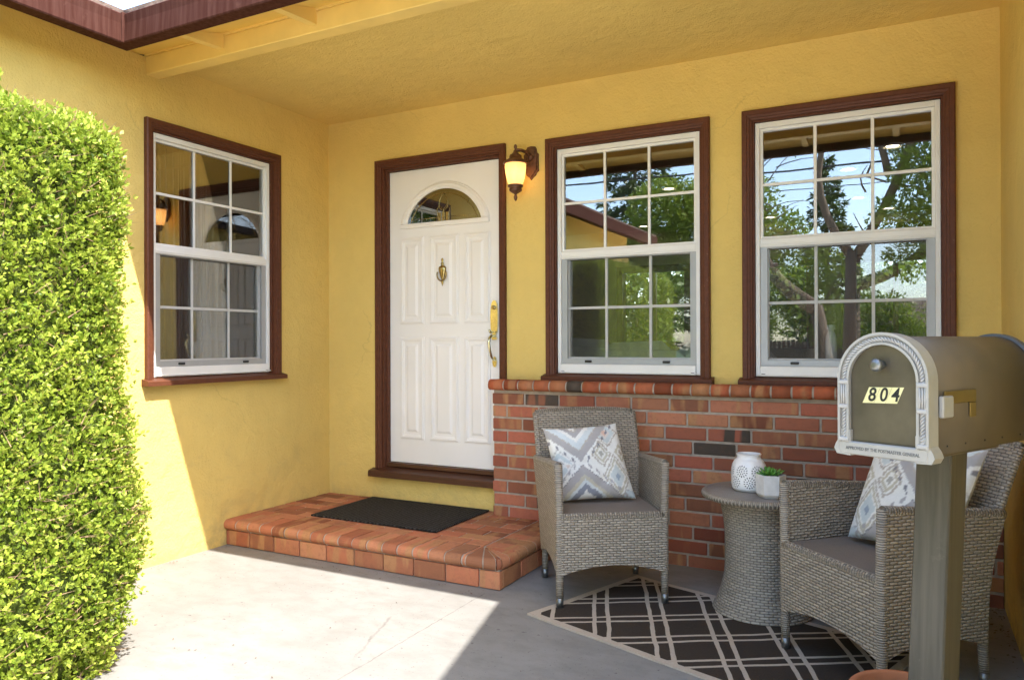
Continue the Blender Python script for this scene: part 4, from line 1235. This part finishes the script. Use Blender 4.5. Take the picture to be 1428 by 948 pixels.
# rope moulding: slanted bars following the arch, and banded columns
g = G()
mid = arch(HW - .0135, MZ0 + .032, MZ1 - .0140, 60)
path = resample(mid, 76)
for k in range(len(path) - 1):
    a, b = Vector((path[k][0], 0, path[k][1])), Vector((path[k + 1][0], 0, path[k + 1][1])); z = (a.z + b.z) / 2
    if a.z < 1.165 and any(lo <= z <= hi for lo, hi in ((1.105, 1.160),)): continue
    t = (b - a).normalized(); nrm = Vector((0, 1, 0)).cross(t)
    c = (a + b) / 2 + Vector((FXc, FYc - .007, 0))
    ax_ = (t * .8 + nrm * .75).normalized()
    g.tube([c - ax_ * .0090, c + Vector((0, -.0022, 0)), c + ax_ * .0090], [.0018, .0030, .0018], 6)
for q in (-1, 1):
    x = FXc + q * (HW - .0135)
    for z in (1.100, 1.160, 1.020):
        g.box(x - .0125, x + .0125, FYc - .014, FYc, z - .005, z + .005, .002)
    for dx in (-.006, 0, .006): g.tube([(x + dx, FYc - .009, 1.105), (x + dx, FYc - .009, 1.155)], .0026, 6)
g.build('rope_trim', M['rope'], frame_o)
# door panel
g = G(); g.prism(xf(arch(HW - .0265, MZ0 + .031, MZ1 - .0275, 24)), 'y', FYc + .002, FYc + .02); mdoor = g.build('mailbox_door', M['maildoor'], mb)
g = G(); g.lathe([(.010, 0), (.010, .010), (.008, .016), (.015, .022), (.016, .028), (.013, .034), (.006, .036), (.001, .036)], 20); g.v = [(FXc - .004 + x, FYc + .003 - z, 1.203 + y) for x, y, z in g.v]; g.build('knob', M['foot'], mdoor)
def text_mesh(s, size, ext, shear=0.0, bold=0.0):
    cu = bpy.data.curves.new('txt', 'FONT'); cu.body = s; cu.size = size; cu.extrude = ext; cu.align_x = 'CENTER'; cu.align_y = 'CENTER'; cu.shear = shear; cu.offset = bold
    ob = bpy.data.objects.new('txt', cu); me = bpy.data.meshes.new_from_object(ob)
    vs = [v.co.copy() for v in me.vertices]; fs = [tuple(p.vertices) for p in me.polygons]
    bpy.data.objects.remove(ob); bpy.data.curves.remove(cu); bpy.data.meshes.remove(me)
    return vs, fs
# the three stickers with the house number
sw, shh, zs_ = .0285, .038, 1.131
slant = .009
ang = R(-2)
Ms = Matrix.Translation((FXc - .002, 0, zs_)) @ Matrix.Rotation(ang, 4, 'Y')
for k, dch in enumerate('804'):
    x0 = (k - 1) * sw
    g = G()
    vs = [(x0 - sw / 2 - slant + .0004, FYc + .0008, -shh / 2), (x0 + sw / 2 - slant - .0004, FYc + .0008, -shh / 2), (x0 + sw / 2 + slant - .0004, FYc + .0008, shh / 2), (x0 - sw / 2 + slant + .0004, FYc + .0008, shh / 2)]
    vs2 = [(x, FYc + .0016, z) for x, y, z in vs]
    g.add([tuple(Ms @ Vector(p)) for p in vs + vs2], [(0, 1, 2, 3), (0, 4, 5, 1), (1, 5, 6, 2), (2, 6, 7, 3), (3, 7, 4, 0)])
    stk = g.build('number_sticker', M['sticker'], mdoor)
    tv, tf = text_mesh(dch, .045, .0003, .25, .0008)
    g = G(); g.add([tuple(Ms @ Vector((p.x * .86 + x0, FYc + .0003 - p.z, p.y))) for p in tv], tf); g.build('numeral', M['ink'], mdoor)
tv, tf = text_mesh('APPROVED BY THE POSTMASTER GENERAL', .0108, .0005, 0, .00012)
wmax = max(p.x for p in tv) - min(p.x for p in tv); kx = .180 / wmax
g = G(); g.add([(FXc + p.x * kx, FYc - .0104 - p.z, MZ0 + .016 + p.y) for p in tv], tf); g.build('lettering', M['emboss'], frame_o)
# flag folded on the right side
g = G(); sxm = FXc + HW - .012
g.box(sxm + .010, sxm + .022, FYc + .038, FYc + .088, 1.083, 1.133, .003); g.build('flag', M['silver'], mb)
g = G(); g.box(sxm + .0005, sxm + .006, FYc + .08, FYc + .235, 1.112, 1.142, .002); g.box(sxm + .0005, sxm + .0055, FYc + .205, FYc + .235, 1.075, 1.1115, .002); g.build('flag_arm', M['goldplate'], mb)
for y in (.10, .19, .29, .385, .49):
    g = G(); g.lathe([(.0028, 0), (.002, .0018), (.0004, .002)], 8); g.v = [(sxm - .0003 + z, FYc + y + x_, MZ0 + .030 + y_) for x_, y_, z in g.v]; g.build('rivet', M['black'], body)
g = G(); g.box(-.075, .075, FYc + .10, FYc + .46, MZ0 - .006, MZ0 + .014, .002); g.build('mounting_plate', M['mailbody'], mb)
# post, leaning a little
g = G(); top = Vector((0.0, .0)); 
pv = []
hw_ = .0435
_po = _rot.inverted() @ Vector((.031, .016, 0)); POX, POY = _po.x, _po.y
lean = _rot.inverted() @ Vector((-.037, -.020, 0))
for z, k in ((-.05, 1.05), (MZ0 - .006, 0.0)):
    for ch_, (sx_, sy_) in enumerate(((-1, -1), (1, -1), (1, 1), (-1, 1))):
        b_ = .004
        for (dx, dy) in (((b_ if sx_ < 0 else -b_), 0), (0, (b_ if sy_ < 0 else -b_))) if ch_ in (1, 3) else ((0, (b_ if sy_ < 0 else -b_)), ((b_ if sx_ < 0 else -b_), 0)):
            pv.append((.004 + POX + sx_ * hw_ + dx + lean.x * k, POY + sy_ * hw_ + dy + lean.y * k, z))
fs = [(i, (i + 1) % 8, 8 + (i + 1) % 8, 8 + i) for i in range(8)] + [tuple(range(7, -1, -1)), tuple(range(8, 16))]
g.add(pv, fs); g.build('post', M['post'], mb)

# ================================================================== terracotta pot
fp = empty('flower_pot', (3.785, -1.845, 0)); fp.scale = (1, 1, .80); tag(fp, 'terracotta flower pot whose rim shows behind the mailbox post', 'flower pot')
g = G(); g.lathe([(.001, .0), (.105, .0), (.138, .235), (.152, .237), (.156, .245), (.156, .300), (.152, .305), (.142, .305), (.138, .298), (.132, .25)], 48, cap=False); g.build('pot', M['terracotta'], fp)
g = G(); g.lathe([(.001, .268), (.136, .262)], 40, cap=False); g.build('soil', M['soil'], fp)

# ================================================================== hedge
hd = empty('hedge', (0, 0, 0)); tag(hd, 'tall clipped bright green hedge standing along the left wall', 'hedge')
HX0, HX1, HY0, HY1, HZ = .22, 1.15, -4.95, -2.425, 2.10
def hedge_surface(n, sides):
    """points and normals on a rounded, slightly lumpy box"""
    r = .13
    fx = [(1, 'px', (HY1 - HY0) * HZ), (1, 'py', (HX1 - HX0) * HZ), (1, 'pz', (HX1 - HX0) * (HY1 - HY0)), (.35, 'nx', (HY1 - HY0) * HZ), (.7, 'ny', (HX1 - HX0) * HZ)]
    w = np.array([a * b for a, _, b in fx]); w /= w.sum()
    ch = RNG.choice(len(fx), n, p=w)
    u = RNG.random((n, 3)); p = np.stack([HX0 + u[:, 0] * (HX1 - HX0), HY0 + u[:, 1] * (HY1 - HY0), u[:, 2] * HZ], 1)
    p[ch == 0, 0] = HX1; p[ch == 1, 1] = HY1; p[ch == 2, 2] = HZ; p[ch == 3, 0] = HX0; p[ch == 4, 1] = HY0
    lo = np.array([HX0 + r, HY0 + r, -1]); hi = np.array([HX1 - r, HY1 - r, HZ - r])
    q = np.clip(p, lo, hi); d = p - q; L = np.linalg.norm(d, axis=1, keepdims=True); nrm = d / np.maximum(L, 1e-6)
    p = q + nrm * r
    bulge = np.array([.045 * mnoise.noise(Vector((a[0] * 2.0, a[1] * 2.0, a[2] * 2.0))) + .030 * mnoise.noise(Vector((a[0] * 7, a[1] * 7, a[2] * 7 + 5))) for a in p])
    prof = .085 * np.exp(-((p[:, 2] - .52) / .33) ** 2) - .06 * np.exp(-(p[:, 2] / .16) ** 2) + .02 * np.exp(-((p[:, 2] - 1.2) / .3) ** 2)
    side = 1 - np.abs(nrm[:, 2])
    p = p + nrm * (bulge + prof * side)[:, None]
    return p, nrm
def leaves_mesh(name, base, direc, length, width, fold, tint_, mat, parent, double=False):
    """folded rhombus leaves. arrays of base, unit direction, length, width"""
    n = len(base)
    rnd = RNG.normal(size=(n, 3)); side = np.cross(direc, rnd); side /= np.maximum(np.linalg.norm(side, axis=1, keepdims=True), 1e-6)
    up = np.cross(side, direc)
    L, Wd = length[:, None], width[:, None]
    b = base; t = base + direc * L
    m = base + direc * L * .5
    l = m - side * Wd * .5 + up * Wd * fold; r = m + side * Wd * .5 + up * Wd * fold
    V = np.stack([b, l, t, r], 1).reshape(-1, 3)
    F = np.arange(n * 4).reshape(n, 4)
    tri = np.concatenate([F[:, [0, 2, 1]], F[:, [0, 3, 2]]], 0)
    me = bpy.data.meshes.new(name)
    me.vertices.add(len(V)); me.vertices.foreach_set('co', V.astype(np.float32).ravel())
    me.loops.add(tri.size); me.loops.foreach_set('vertex_index', tri.astype(np.int32).ravel())
    me.polygons.add(len(tri)); me.polygons.foreach_set('loop_start', np.arange(0, tri.size, 3, dtype=np.int32)); me.polygons.foreach_set('loop_total', np.full(len(tri), 3, np.int32))
    me.update()
    at = me.attributes.new('tint', 'FLOAT_COLOR', 'POINT'); c = np.ones((len(V), 4), np.float32); c[:, :3] = np.repeat(tint_, 4, 0); at.data.foreach_set('color', c.ravel())
    me.materials.append(mat)
    o = bpy.data.objects.new(name, me); COL.objects.link(o); o.parent = parent
    return o
def unit(a): return a / np.maximum(np.linalg.norm(a, axis=1, keepdims=True), 1e-6)
NS = 50000; PER = 6
p, nm = hedge_surface(NS, None)
depth = np.abs(RNG.normal(0, .028, NS)); depth[RNG.random(NS) < .3] += .045; depth[RNG.random(NS) < .03] *= -.45
p = p - nm * depth[:, None]
sd = unit(nm * .9 + np.array([0.08, -.05, .55]) + RNG.normal(0, .38, (NS, 3)))
clump = np.array([mnoise.noise(Vector((a[0] * 5, a[1] * 5, a[2] * 5))) for a in p])
bb, dd, ll, ww, tt_ = [], [], [], [], []
sl = RNG.uniform(.022, .05, NS)
for k in range(PER):
    f = (k // 2) / 2.0
    base = p + sd * (sl * (f - .4))[:, None]
    perp = unit(np.cross(sd, RNG.normal(size=(NS, 3))))
    d = unit(sd * (.45 + .5 * f) + perp * (1.0 - .35 * f) + np.array([0, 0, .12]))
    bb.append(base); dd.append(d); L = RNG.uniform(.014, .0245, NS); ll.append(L); ww.append(L * RNG.uniform(.50, .68, NS))
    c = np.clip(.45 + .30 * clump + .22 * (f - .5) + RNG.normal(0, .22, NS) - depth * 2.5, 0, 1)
    dry = np.where(RNG.random(NS) < .05 + .12 * (clump < -.25), .9 + .1 * RNG.random(NS), 0.0)
    tt_.append(np.stack([c, dry, RNG.random(NS)], 1))
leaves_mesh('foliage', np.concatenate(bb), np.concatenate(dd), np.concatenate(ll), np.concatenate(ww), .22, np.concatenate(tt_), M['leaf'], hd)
# inside: dark body and visible twigs
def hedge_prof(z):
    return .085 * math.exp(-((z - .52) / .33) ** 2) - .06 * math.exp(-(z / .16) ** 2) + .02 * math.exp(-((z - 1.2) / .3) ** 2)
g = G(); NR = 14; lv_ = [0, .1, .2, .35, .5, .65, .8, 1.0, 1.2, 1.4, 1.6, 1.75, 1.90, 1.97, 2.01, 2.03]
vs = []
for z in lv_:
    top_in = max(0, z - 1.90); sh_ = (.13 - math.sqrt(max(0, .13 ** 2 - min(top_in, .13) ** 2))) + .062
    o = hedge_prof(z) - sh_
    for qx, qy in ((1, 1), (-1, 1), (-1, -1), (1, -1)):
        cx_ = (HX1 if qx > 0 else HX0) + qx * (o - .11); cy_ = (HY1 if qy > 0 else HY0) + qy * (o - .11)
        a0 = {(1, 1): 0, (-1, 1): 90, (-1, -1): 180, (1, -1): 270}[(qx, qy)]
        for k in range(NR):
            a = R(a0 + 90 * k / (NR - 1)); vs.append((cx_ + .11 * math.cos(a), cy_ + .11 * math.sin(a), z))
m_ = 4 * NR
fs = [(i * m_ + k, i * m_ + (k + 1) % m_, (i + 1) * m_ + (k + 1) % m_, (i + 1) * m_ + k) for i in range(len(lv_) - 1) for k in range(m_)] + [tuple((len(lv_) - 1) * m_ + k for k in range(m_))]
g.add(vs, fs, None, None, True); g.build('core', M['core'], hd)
p, nm = hedge_surface(6500, None); g = G()
for a, b in zip(p, nm):
    a = Vector(a) - Vector(b) * rv(-.005, .05); d = (Vector(b) * .7 + Vector((rv(-1, 1), rv(-1, 1), rv(0, 1)))).normalized() * rv(.03, .09)
    s_ = d.cross(Vector((rv(-1, 1), rv(-1, 1), rv(-1, 1)))).normalized() * .0017; t_ = d.cross(s_).normalized() * .0017
    g.add([a - s_, a + s_, a + t_ * 1.7, a + d], [(0, 1, 3), (1, 2, 3), (2, 0, 3)])
g.build('twigs', M['twig'], hd, fix=False)
for i in range(7):
    g = G(); g.tube([(.65 + rv(-.05, .05), -4.7 + i * .34, -.02), (.65 + rv(-.1, .1), -4.7 + i * .34 + rv(-.05, .05), .5)], [.02, .012], 7); g.build('stem', M['bark'], hd)
# a sprig shooting up above the clipped top
n_ = 26
zz = np.linspace(0, 1, n_); px, py = .94, -2.80
base = np.stack([px + .012 * zz + RNG.normal(0, .003, n_), np.full(n_, py), HZ - .02 + .135 * zz], 1)
dr = unit(np.stack([RNG.normal(0, .6, n_), RNG.normal(0, .6, n_), np.full(n_, .8)], 1))
tn = np.stack([np.clip(RNG.normal(.85, .1, n_), 0, 1), np.zeros(n_), zz], 1)
leaves_mesh('sprig', base, dr, np.full(n_, .026), np.full(n_, .012), .2, tn, M['leaf'], hd)

# ================================================================== ground
def plane(name, x0, x1, y0, y1, z, mat, nx=1, ny=1, th=0.0):
    g = G()
    g.box(x0, x1, y0, y1, z - max(th, .05), z) 
    return struct(g.build(name, mat))
g = G(); g.add([(-220, -220, -.06), (220, -220, -.06), (220, 220, -.06), (-220, 220, -.06)], [(0, 1, 2, 3)]); struct(g.build('ground', M['lawn']))
# patio slab: surface with tiny undulation
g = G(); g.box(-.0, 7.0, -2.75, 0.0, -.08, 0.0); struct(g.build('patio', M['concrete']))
g = G(); g.box(.30, .98, -4.9, -2.62, -.03, .012, .01); struct(g.build('planting_bed', M['bed']))
plane('bounce_driveway', -.5, 8.5, -13.0, -2.762, -.003, M['pale_concrete'], th=.06)  # unseen slab, widened and brought close to bounce sunlight into the porch
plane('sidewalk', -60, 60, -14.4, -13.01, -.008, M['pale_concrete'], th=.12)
plane('street', -90, 90, -22.0, -14.41, -.055 + .02, M['asphalt'], th=.06)
g = G(); g.box(-14, -.51, -12.9, -7.25, -.055, -.02); struct(g.build('lawn', M['lawn']))

# leaf litter by the wall at right and specks on the patio
g = G()
for i in range(330):
    if i >= 190:
        if i % 2: x, y = .03 + abs(random.gauss(0, .06)), rv(-2.4, -1.0)
        else: x, y = rv(.1, 1.95), -.985 - abs(random.gauss(0, .05))
    elif i < 70: x, y = W - abs(random.gauss(0, .05)) - .01, -.12 - abs(random.gauss(0, .35))
    else: x, y = rv(.2, 4.0), rv(-3.6, -1.05)
    a = rv(0, 2 * PI); L = rv(.004, .012) if i < 70 else rv(.003, .008); w_ = L * rv(.3, .6)
    u = Vector((math.cos(a), math.sin(a), rv(-.1, .4))); v = Vector((-math.sin(a), math.cos(a), rv(-.1, .3)))
    c = Vector((x, y, .003 + L * .2))
    g.add([c - u * L, c - v * w_, c + u * L, c + v * w_], [(0, 1, 2, 3)])
lit = g.build('leaf_litter', M['debris'], fix=False); lit['kind'] = 'stuff'

# ================================================================== the street side, seen in the panes
def limb(g, pts, r0, r1, n=8):
    k = len(pts); g.tube(pts, [r0 + (r1 - r0) * i / (k - 1) for i in range(k)], n)
def curve(a, b, bend, k=7):
    a, b, bend = Vector(a), Vector(b), Vector(bend)
    return [tuple(a.lerp(b, i / (k - 1)) + bend * math.sin(PI * i / (k - 1))) for i in range(k)]
def crown_leaves(blobs, n, size, droop=0.0, gap=.35):
    """leaf bases spread through lumpy clumps"""
    vol = np.array([b[3] ** 2 for b in blobs]); pr = vol / vol.sum()
    ch = RNG.choice(len(blobs), n, p=pr)
    c = np.array([b[:3] for b in blobs])[ch]; r = np.array([b[3] for b in blobs])[ch]
    d = unit(RNG.normal(size=(n, 3)))
    rad = r * RNG.random(n) ** .38
    P = c + d * rad[:, None] * np.array([1, 1, .8])
    keep = np.array([mnoise.noise(Vector((a[0] * 1.6, a[1] * 1.6, a[2] * 1.6))) for a in P]) > -gap + RNG.normal(0, .12, n)
    P, d, rr = P[keep], d[keep], (rad / r)[keep]
    m = len(P)
    D = unit(d * .6 + RNG.normal(0, .7, (m, 3)) + np.array([0, 0, -droop]))
    L = RNG.uniform(.7, 1.3, m) * size
    cl_ = np.array([mnoise.noise(Vector((a[0] * 1.1 + 7, a[1] * 1.1, a[2] * 1.1))) for a in P])
    T = np.stack([np.clip(.5 + .45 * cl_ + RNG.normal(0, .18, m), 0, 1), np.zeros(m), RNG.random(m)], 1)
    return P, D, L, T
def tree(name, label, trunk_fn, blobs, n, size, wratio, mat, group=None, droop=0.0, gap=.35, cat='tree'):
    t = empty(name); tag(t, label, cat, group)
    g = G(); trunk_fn(g); g.build('trunk', M['bark'], t, fix=False)
    P, D, L, T = crown_leaves(blobs, n, size, droop, gap)
    leaves_mesh('crown', P, D, L, L * wratio, .15, T, mat, t)
    return t
TG = 'trees reflected in the window panes'
# forked tree close to the porch
def tr1(g):
    limb(g, [(2.95, -9, -.1), (2.95, -9, 1.5), (2.97, -9, 2.85)], .14, .11)
    limb(g, curve((2.95, -9, 2.75), (2.55, -9.2, 4.9), (-.28, 0, 0)), .075, .045)
    limb(g, curve((2.55, -9.2, 4.9), (3.0, -9.4, 6.6), (-.1, 0, 0)), .06, .02)
    limb(g, curve((3.0, -9, 2.75), (4.0, -8.8, 5.3), (.12, 0, -.1)), .085, .055)
    limb(g, curve((4.0, -8.8, 5.3), (5.2, -8.6, 6.6), (0, 0, .1)), .09, .02)
    limb(g, curve((3.5, -8.9, 4.0), (3.3, -9, 6.3), (-.1, 0, 0)), .06, .02)
    limb(g, curve((3.05, -9, 2.3), (4.9, -8.9, 4.1), (.1, 0, -.35)), .10, .04)
    for i in range(26):
        a = Vector((rv(3.1, 4.6), rv(-9.4, -8.5), rv(2.9, 5.6))); limb(g, curve(a, a + Vector((rv(-.7, .9), rv(-.4, .4), rv(-.3, .8))), (rv(-.1, .1), 0, rv(-.1, .1)), 5), .018, .005, 5)
tree('street_tree', 'forked tree with feathery leaves reflected in the right window', tr1,
     [(3.6, -8.8, 3.3, .45), (4.0, -8.7, 4.0, .5), (3.62, -9, 4.6, .3), (4.4, -8.9, 3.4, .6), (4.3, -9.2, 4.9, .6), (3.9, -8.9, 2.7, .5), (4.9, -8.8, 4.2, .7), (4.0, -9, 5.8, .6), (5.2, -9, 5.4, .7)], 26000, .075, .42, M['featherleaf'], TG, .3, .25)
def tr2(g):
    limb(g, [(2.45, -11, -.1), (2.40, -11, 1.0), (2.2, -11, 2.1)], .15, .12)
    limb(g, curve((2.2, -11, 2.05), (.95, -11, 4.1), (-.25, 0, -.2)), .15, .08)
    limb(g, curve((.95, -11, 4.1), (1.0, -11, 6.0), (-.2, 0, 0)), .08, .03)
    limb(g, curve((1.5, -11, 2.9), (.3, -11, 3.0), (0, 0, -.1)), .05, .02)
    for i in range(30):
        a = Vector((rv(.8, 1.5), -11 + rv(-.2, .2), rv(3.0, 5.6))); limb(g, curve(a, a + Vector((rv(.2, 1.0) * random.choice((-1, 1)), rv(-.3, .3), rv(-.1, .7))), (0, 0, .08), 5), .012, .004, 5)
tree('street_tree', 'bare branched leaning tree reflected at the left of the right window', tr2, [(.9, -11, 5.6, .5), (1.7, -11.2, 5.3, .35)], 900, .05, .4, M['featherleaf'], TG, .2, .1)
def conifer(name, label, x, y, h, r, n, zb=.8):
    t = empty(name); tag(t, label, 'tree', TG)
    g = G(); limb(g, [(x, y, -.1), (x, y, h * .5), (x, y, h)], .02 * h, .01)
    P, D, L, T = [], [], [], []
    z = zb
    while z < h - .15:
        k = 1 - (z - zb) / (h - zb); nb = int(7 + 5 * k)
        for i in range(nb):
            a = rv(0, 2 * PI); ln = r * k ** .85 * rv(.65, 1.1) + .1
            tip = Vector((x + math.cos(a) * ln, y + math.sin(a) * ln, z - .16 * ln + rv(-.05, .1)))
            limb(g, [(x, y, z), tuple(tip)], .03 * k + .008, .004, 5)
            m = int(10 + 34 * ln)
            s = np.sqrt(RNG.random(m)); b = np.array([x, y, z]) + (np.array(tip) - np.array([x, y, z])) * s[:, None]
            lat = RNG.normal(0, .16, m) * (1.15 - s) * ln * .7; b[:, 0] += -math.sin(a) * lat; b[:, 1] += math.cos(a) * lat; b[:, 2] += RNG.normal(0, .05, m)
            d = unit(np.array([math.cos(a), math.sin(a), -.25]) + RNG.normal(0, .55, (m, 3)))
            P.append(b); D.append(d); L.append(RNG.uniform(.14, .32, m)); T.append(np.stack([np.clip(.35 + .4 * s + RNG.normal(0, .18, m), 0, 1), np.zeros(m), s], 1))
        z += .24 + .14 * k
    g.build('trunk', M['bark'], t, fix=False)
    P, D, L, T = map(np.concatenate, (P, D, L, T))
    leaves_mesh('crown', P, D, L, L * .3, .1, T, M['conifer'], t)
conifer('conifer', 'tall pointed conifer reflected in the middle of the right window', .85, -28, 9.0, 2.1, 0)
conifer('conifer', 'broad dark conifer reflected in the window beside the door', -5.9, -24.5, 11.5, 3.3, 0, 1.5)
def tr5(g):
    limb(g, [(-2.4, -16, -.1), (-2.35, -16, 2.0)], .18, .13)
    for i in range(9): limb(g, curve((-2.35, -16, 1.6), (-2.4 + rv(-1.8, 2.2), -16 + rv(-1, 1), rv(3.4, 5.4)), (0, 0, .2)), .07, .02, 6)
tree('bushy_tree', 'bright green bushy tree reflected in the window beside the door', tr5,
     [(-3.0, -16, 3.9, 1.1), (-2.1, -16, 5.0, 1.1), (-1.1, -15.8, 4.7, 1.2), (-.3, -16.2, 5.2, 1.1), (-3.9, -16.3, 2.6, .9), (-1.8, -15.6, 3.2, 1.2), (-.2, -16, 3.5, 1.1), (.6, -16.4, 4.3, .9), (-2.9, -16, 2.4, .9)], 34000, .12, .5, M['bushleaf'], TG, .1, .3)
for k, (x, y, h, lb) in enumerate(((1.35, -17.6, 4.2, 'rounded green tree behind the fence below the pointed conifer reflection'), (-1.2, -23.4, 4.2, 'rounded green tree beyond the street left of the pointed conifer reflection'), (2.9, -23.6, 4.0, 'rounded green tree beyond the street right of the pointed conifer reflection'))):
    def trk(g, x=x, y=y, h=h):
        limb(g, [(x, y, -.1), (x + .05, y, h * .45)], .15, .1)
        for i in range(7): limb(g, curve((x + .05, y, h * .4), (x + rv(-1, 1), y + rv(-.6, .6), h * rv(.6, .85)), (0, 0, .15)), .06, .02, 6)
    tree('rounded_tree', lb, trk, [(x + rv(-.9, .9), y + rv(-.5, .5), h * rv(.4, .85), rv(.7, 1.05)) for _ in range(7)], 9000, .10, .5, M['bushleaf'], TG, .1, .22)
# fence across the street
fe = empty('fence', (0, 0, 0)); tag(fe, 'weathered board fence reflected low in the right window', 'fence')
g = G()
x = -3.0
while x < 9.0:
    g.box(x, x + .135, -22.62, -22.60, 0, 1.62 + rv(-.03, .03)); x += .145
g.build('boards', M['fence'], fe)
for z in (.35, 1.25):
    g = G(); g.box(-3.0, 9.0, -22.66, -22.621, z, z + .09); g.build('rail', M['fence'], fe)
for x in (-3, -.6, 1.8, 4.2, 6.6, 8.9):
    g = G(); g.box(x, x + .1, -22.76, -22.661, -.05, 1.7); g.build('fence_post', M['fence'], fe)
# low house opposite
nh = empty('neighbour_house', (0, 0, 0)); tag(nh, 'low house with brown shingle roof reflected in the right window', 'house')
g = G(); g.box(1.0, 11.0, -39, -32, -.05, 2.35); g.build('wall', M['farwall'], nh)
g = G(); g.prism([(-31.4, 2.25), (-35.5, 3.55), (-39.6, 2.25), (-39.6, 2.37), (-35.5, 3.69), (-31.4, 2.37)], 'x', .5, 11.5); g.build('roof', M['rooftile'], nh)
for x in (2.5, 5.5, 8.5):
    g = G(); g.box(x, x + 1.3, -31.99, -31.93, 1.0, 1.95); wn = g.build('window', M['trim'], nh)
    g = G(); g.box(x + .08, x + 1.22, -31.935, -31.92, 1.08, 1.87); g.build('pane', M['glass'], wn)
# power cable
for px_, lb in ((-14, 'wooden utility pole at the far left along the street'), (20, 'wooden utility pole at the far right along the street')):
    pl_ = empty('utility_pole', (px_, -14.1, 0)); tag(pl_, lb, 'utility pole', 'utility poles')
    g = G(); g.tube([(0, 0, -.1), (0, 0, 7.6)], [.15, .11], 10); g.build('pole', M['bark'], pl_)
    g = G(); g.box(-.06, .06, -.9, .9, 7.0, 7.12); g.build('crossarm', M['bark'], pl_)
g = G()
for dz, r_ in ((5.75, .022), (5.3, .010)):
    g.tube([(-14 + 34 * i / 24, -14.0, dz - .35 * math.sin(PI * i / 24)) for i in range(25)], r_, 6)
tag(g.build('power_cable', M['cable']), 'dark power cables strung across the sky reflected in the right window', 'cable')
# shrubs in the back garden behind the far windows
for k, (x, y, lb) in enumerate(((.4, 8.2, 'green shrub seen through the house at the left of the window beside the door'), (2.0, 8.4, 'green shrub seen through the house in the middle of the window beside the door'), (3.9, 8.2, 'green shrub seen through the house in the lower right window'))):
    def trb(g, x=x, y=y): limb(g, [(x, y, -.1), (x, y, 1.4)], .06, .04, 6)
    tree('garden_shrub', lb, trb, [(x + rv(-.6, .6), y + rv(-.3, .3), rv(.8, 2.3), rv(.5, .8)) for _ in range(12)], 16000, .13, .6, M['shrubleaf'], 'garden shrubs behind the house', .1, .7, 'shrub')

# ================================================================== light, sky, camera
SUN_DIR = Vector((.70, -.292, 1.0)).normalized()
sun = bpy.data.lights.new('sun', 'SUN'); sun.energy = 2.25; sun.angle = R(.5); sun.color = (1., .975, .935)
so = bpy.data.objects.new('sun', sun); COL.objects.link(so); so.rotation_euler = (-SUN_DIR).to_track_quat('-Z', 'Y').to_euler()
wd = bpy.data.worlds.new('World'); scene.world = wd; wd.use_nodes = True
nt = wd.node_tree; nt.nodes.clear()
sky = nt.nodes.new('ShaderNodeTexSky'); sky.sky_type = 'NISHITA'; sky.sun_disc = False
sky.sun_elevation = math.asin(SUN_DIR.z); sky.sun_rotation = math.atan2(SUN_DIR.x, SUN_DIR.y)
sky.altitude = 50; sky.air_density = 1.0; sky.dust_density = 1.3; sky.ozone_density = 1.0
bg = nt.nodes.new('ShaderNodeBackground'); bg.inputs[1].default_value = .15
wo = nt.nodes.new('ShaderNodeOutputWorld'); nt.links.new(sky.outputs[0], bg.inputs[0]); nt.links.new(bg.outputs[0], wo.inputs[0])

cam = bpy.data.cameras.new('camera'); co_ = bpy.data.objects.new('camera', cam); COL.objects.link(co_)
F = 1057.87; yaw, pit, rol = R(27.7573), R(.1414), R(-.1999)
s_, c_ = math.sin(yaw), math.cos(yaw)
right = Vector((c_, s_, 0)); fw = Vector((-s_, c_, 0)); up = Vector((0, 0, 1))
fw2 = fw * math.cos(pit) + up * math.sin(pit); up2 = up * math.cos(pit) - fw * math.sin(pit)
r3 = right * math.cos(rol) + up2 * math.sin(rol); u3 = up2 * math.cos(rol) - right * math.sin(rol)
mw = Matrix.Identity(4)
for i in range(3): mw[i][0], mw[i][1], mw[i][2] = r3[i], u3[i], -fw2[i]
mw.translation = Vector((3.8009, -4.3245, 1.2608)); co_.matrix_world = mw
cam.sensor_fit = 'HORIZONTAL'; cam.sensor_width = 36; cam.lens = F / 1428 * 36; cam.clip_start = .05; cam.clip_end = 600
scene.camera = co_
vs_ = scene.view_settings; vs_.view_transform = 'Standard'; vs_.look = 'None'; vs_.gamma = 1; vs_.exposure = 2.56; vs_.use_curve_mapping = False
scene.render.engine = 'CYCLES'
cy = scene.cycles; cy.use_denoising = True; cy.max_bounces = 10; cy.diffuse_bounces = 6; cy.glossy_bounces = 5; cy.transmission_bounces = 6; cy.transparent_max_bounces = 16
cy.sample_clamp_indirect = 6; cy.caustics_reflective = False; cy.caustics_refractive = False
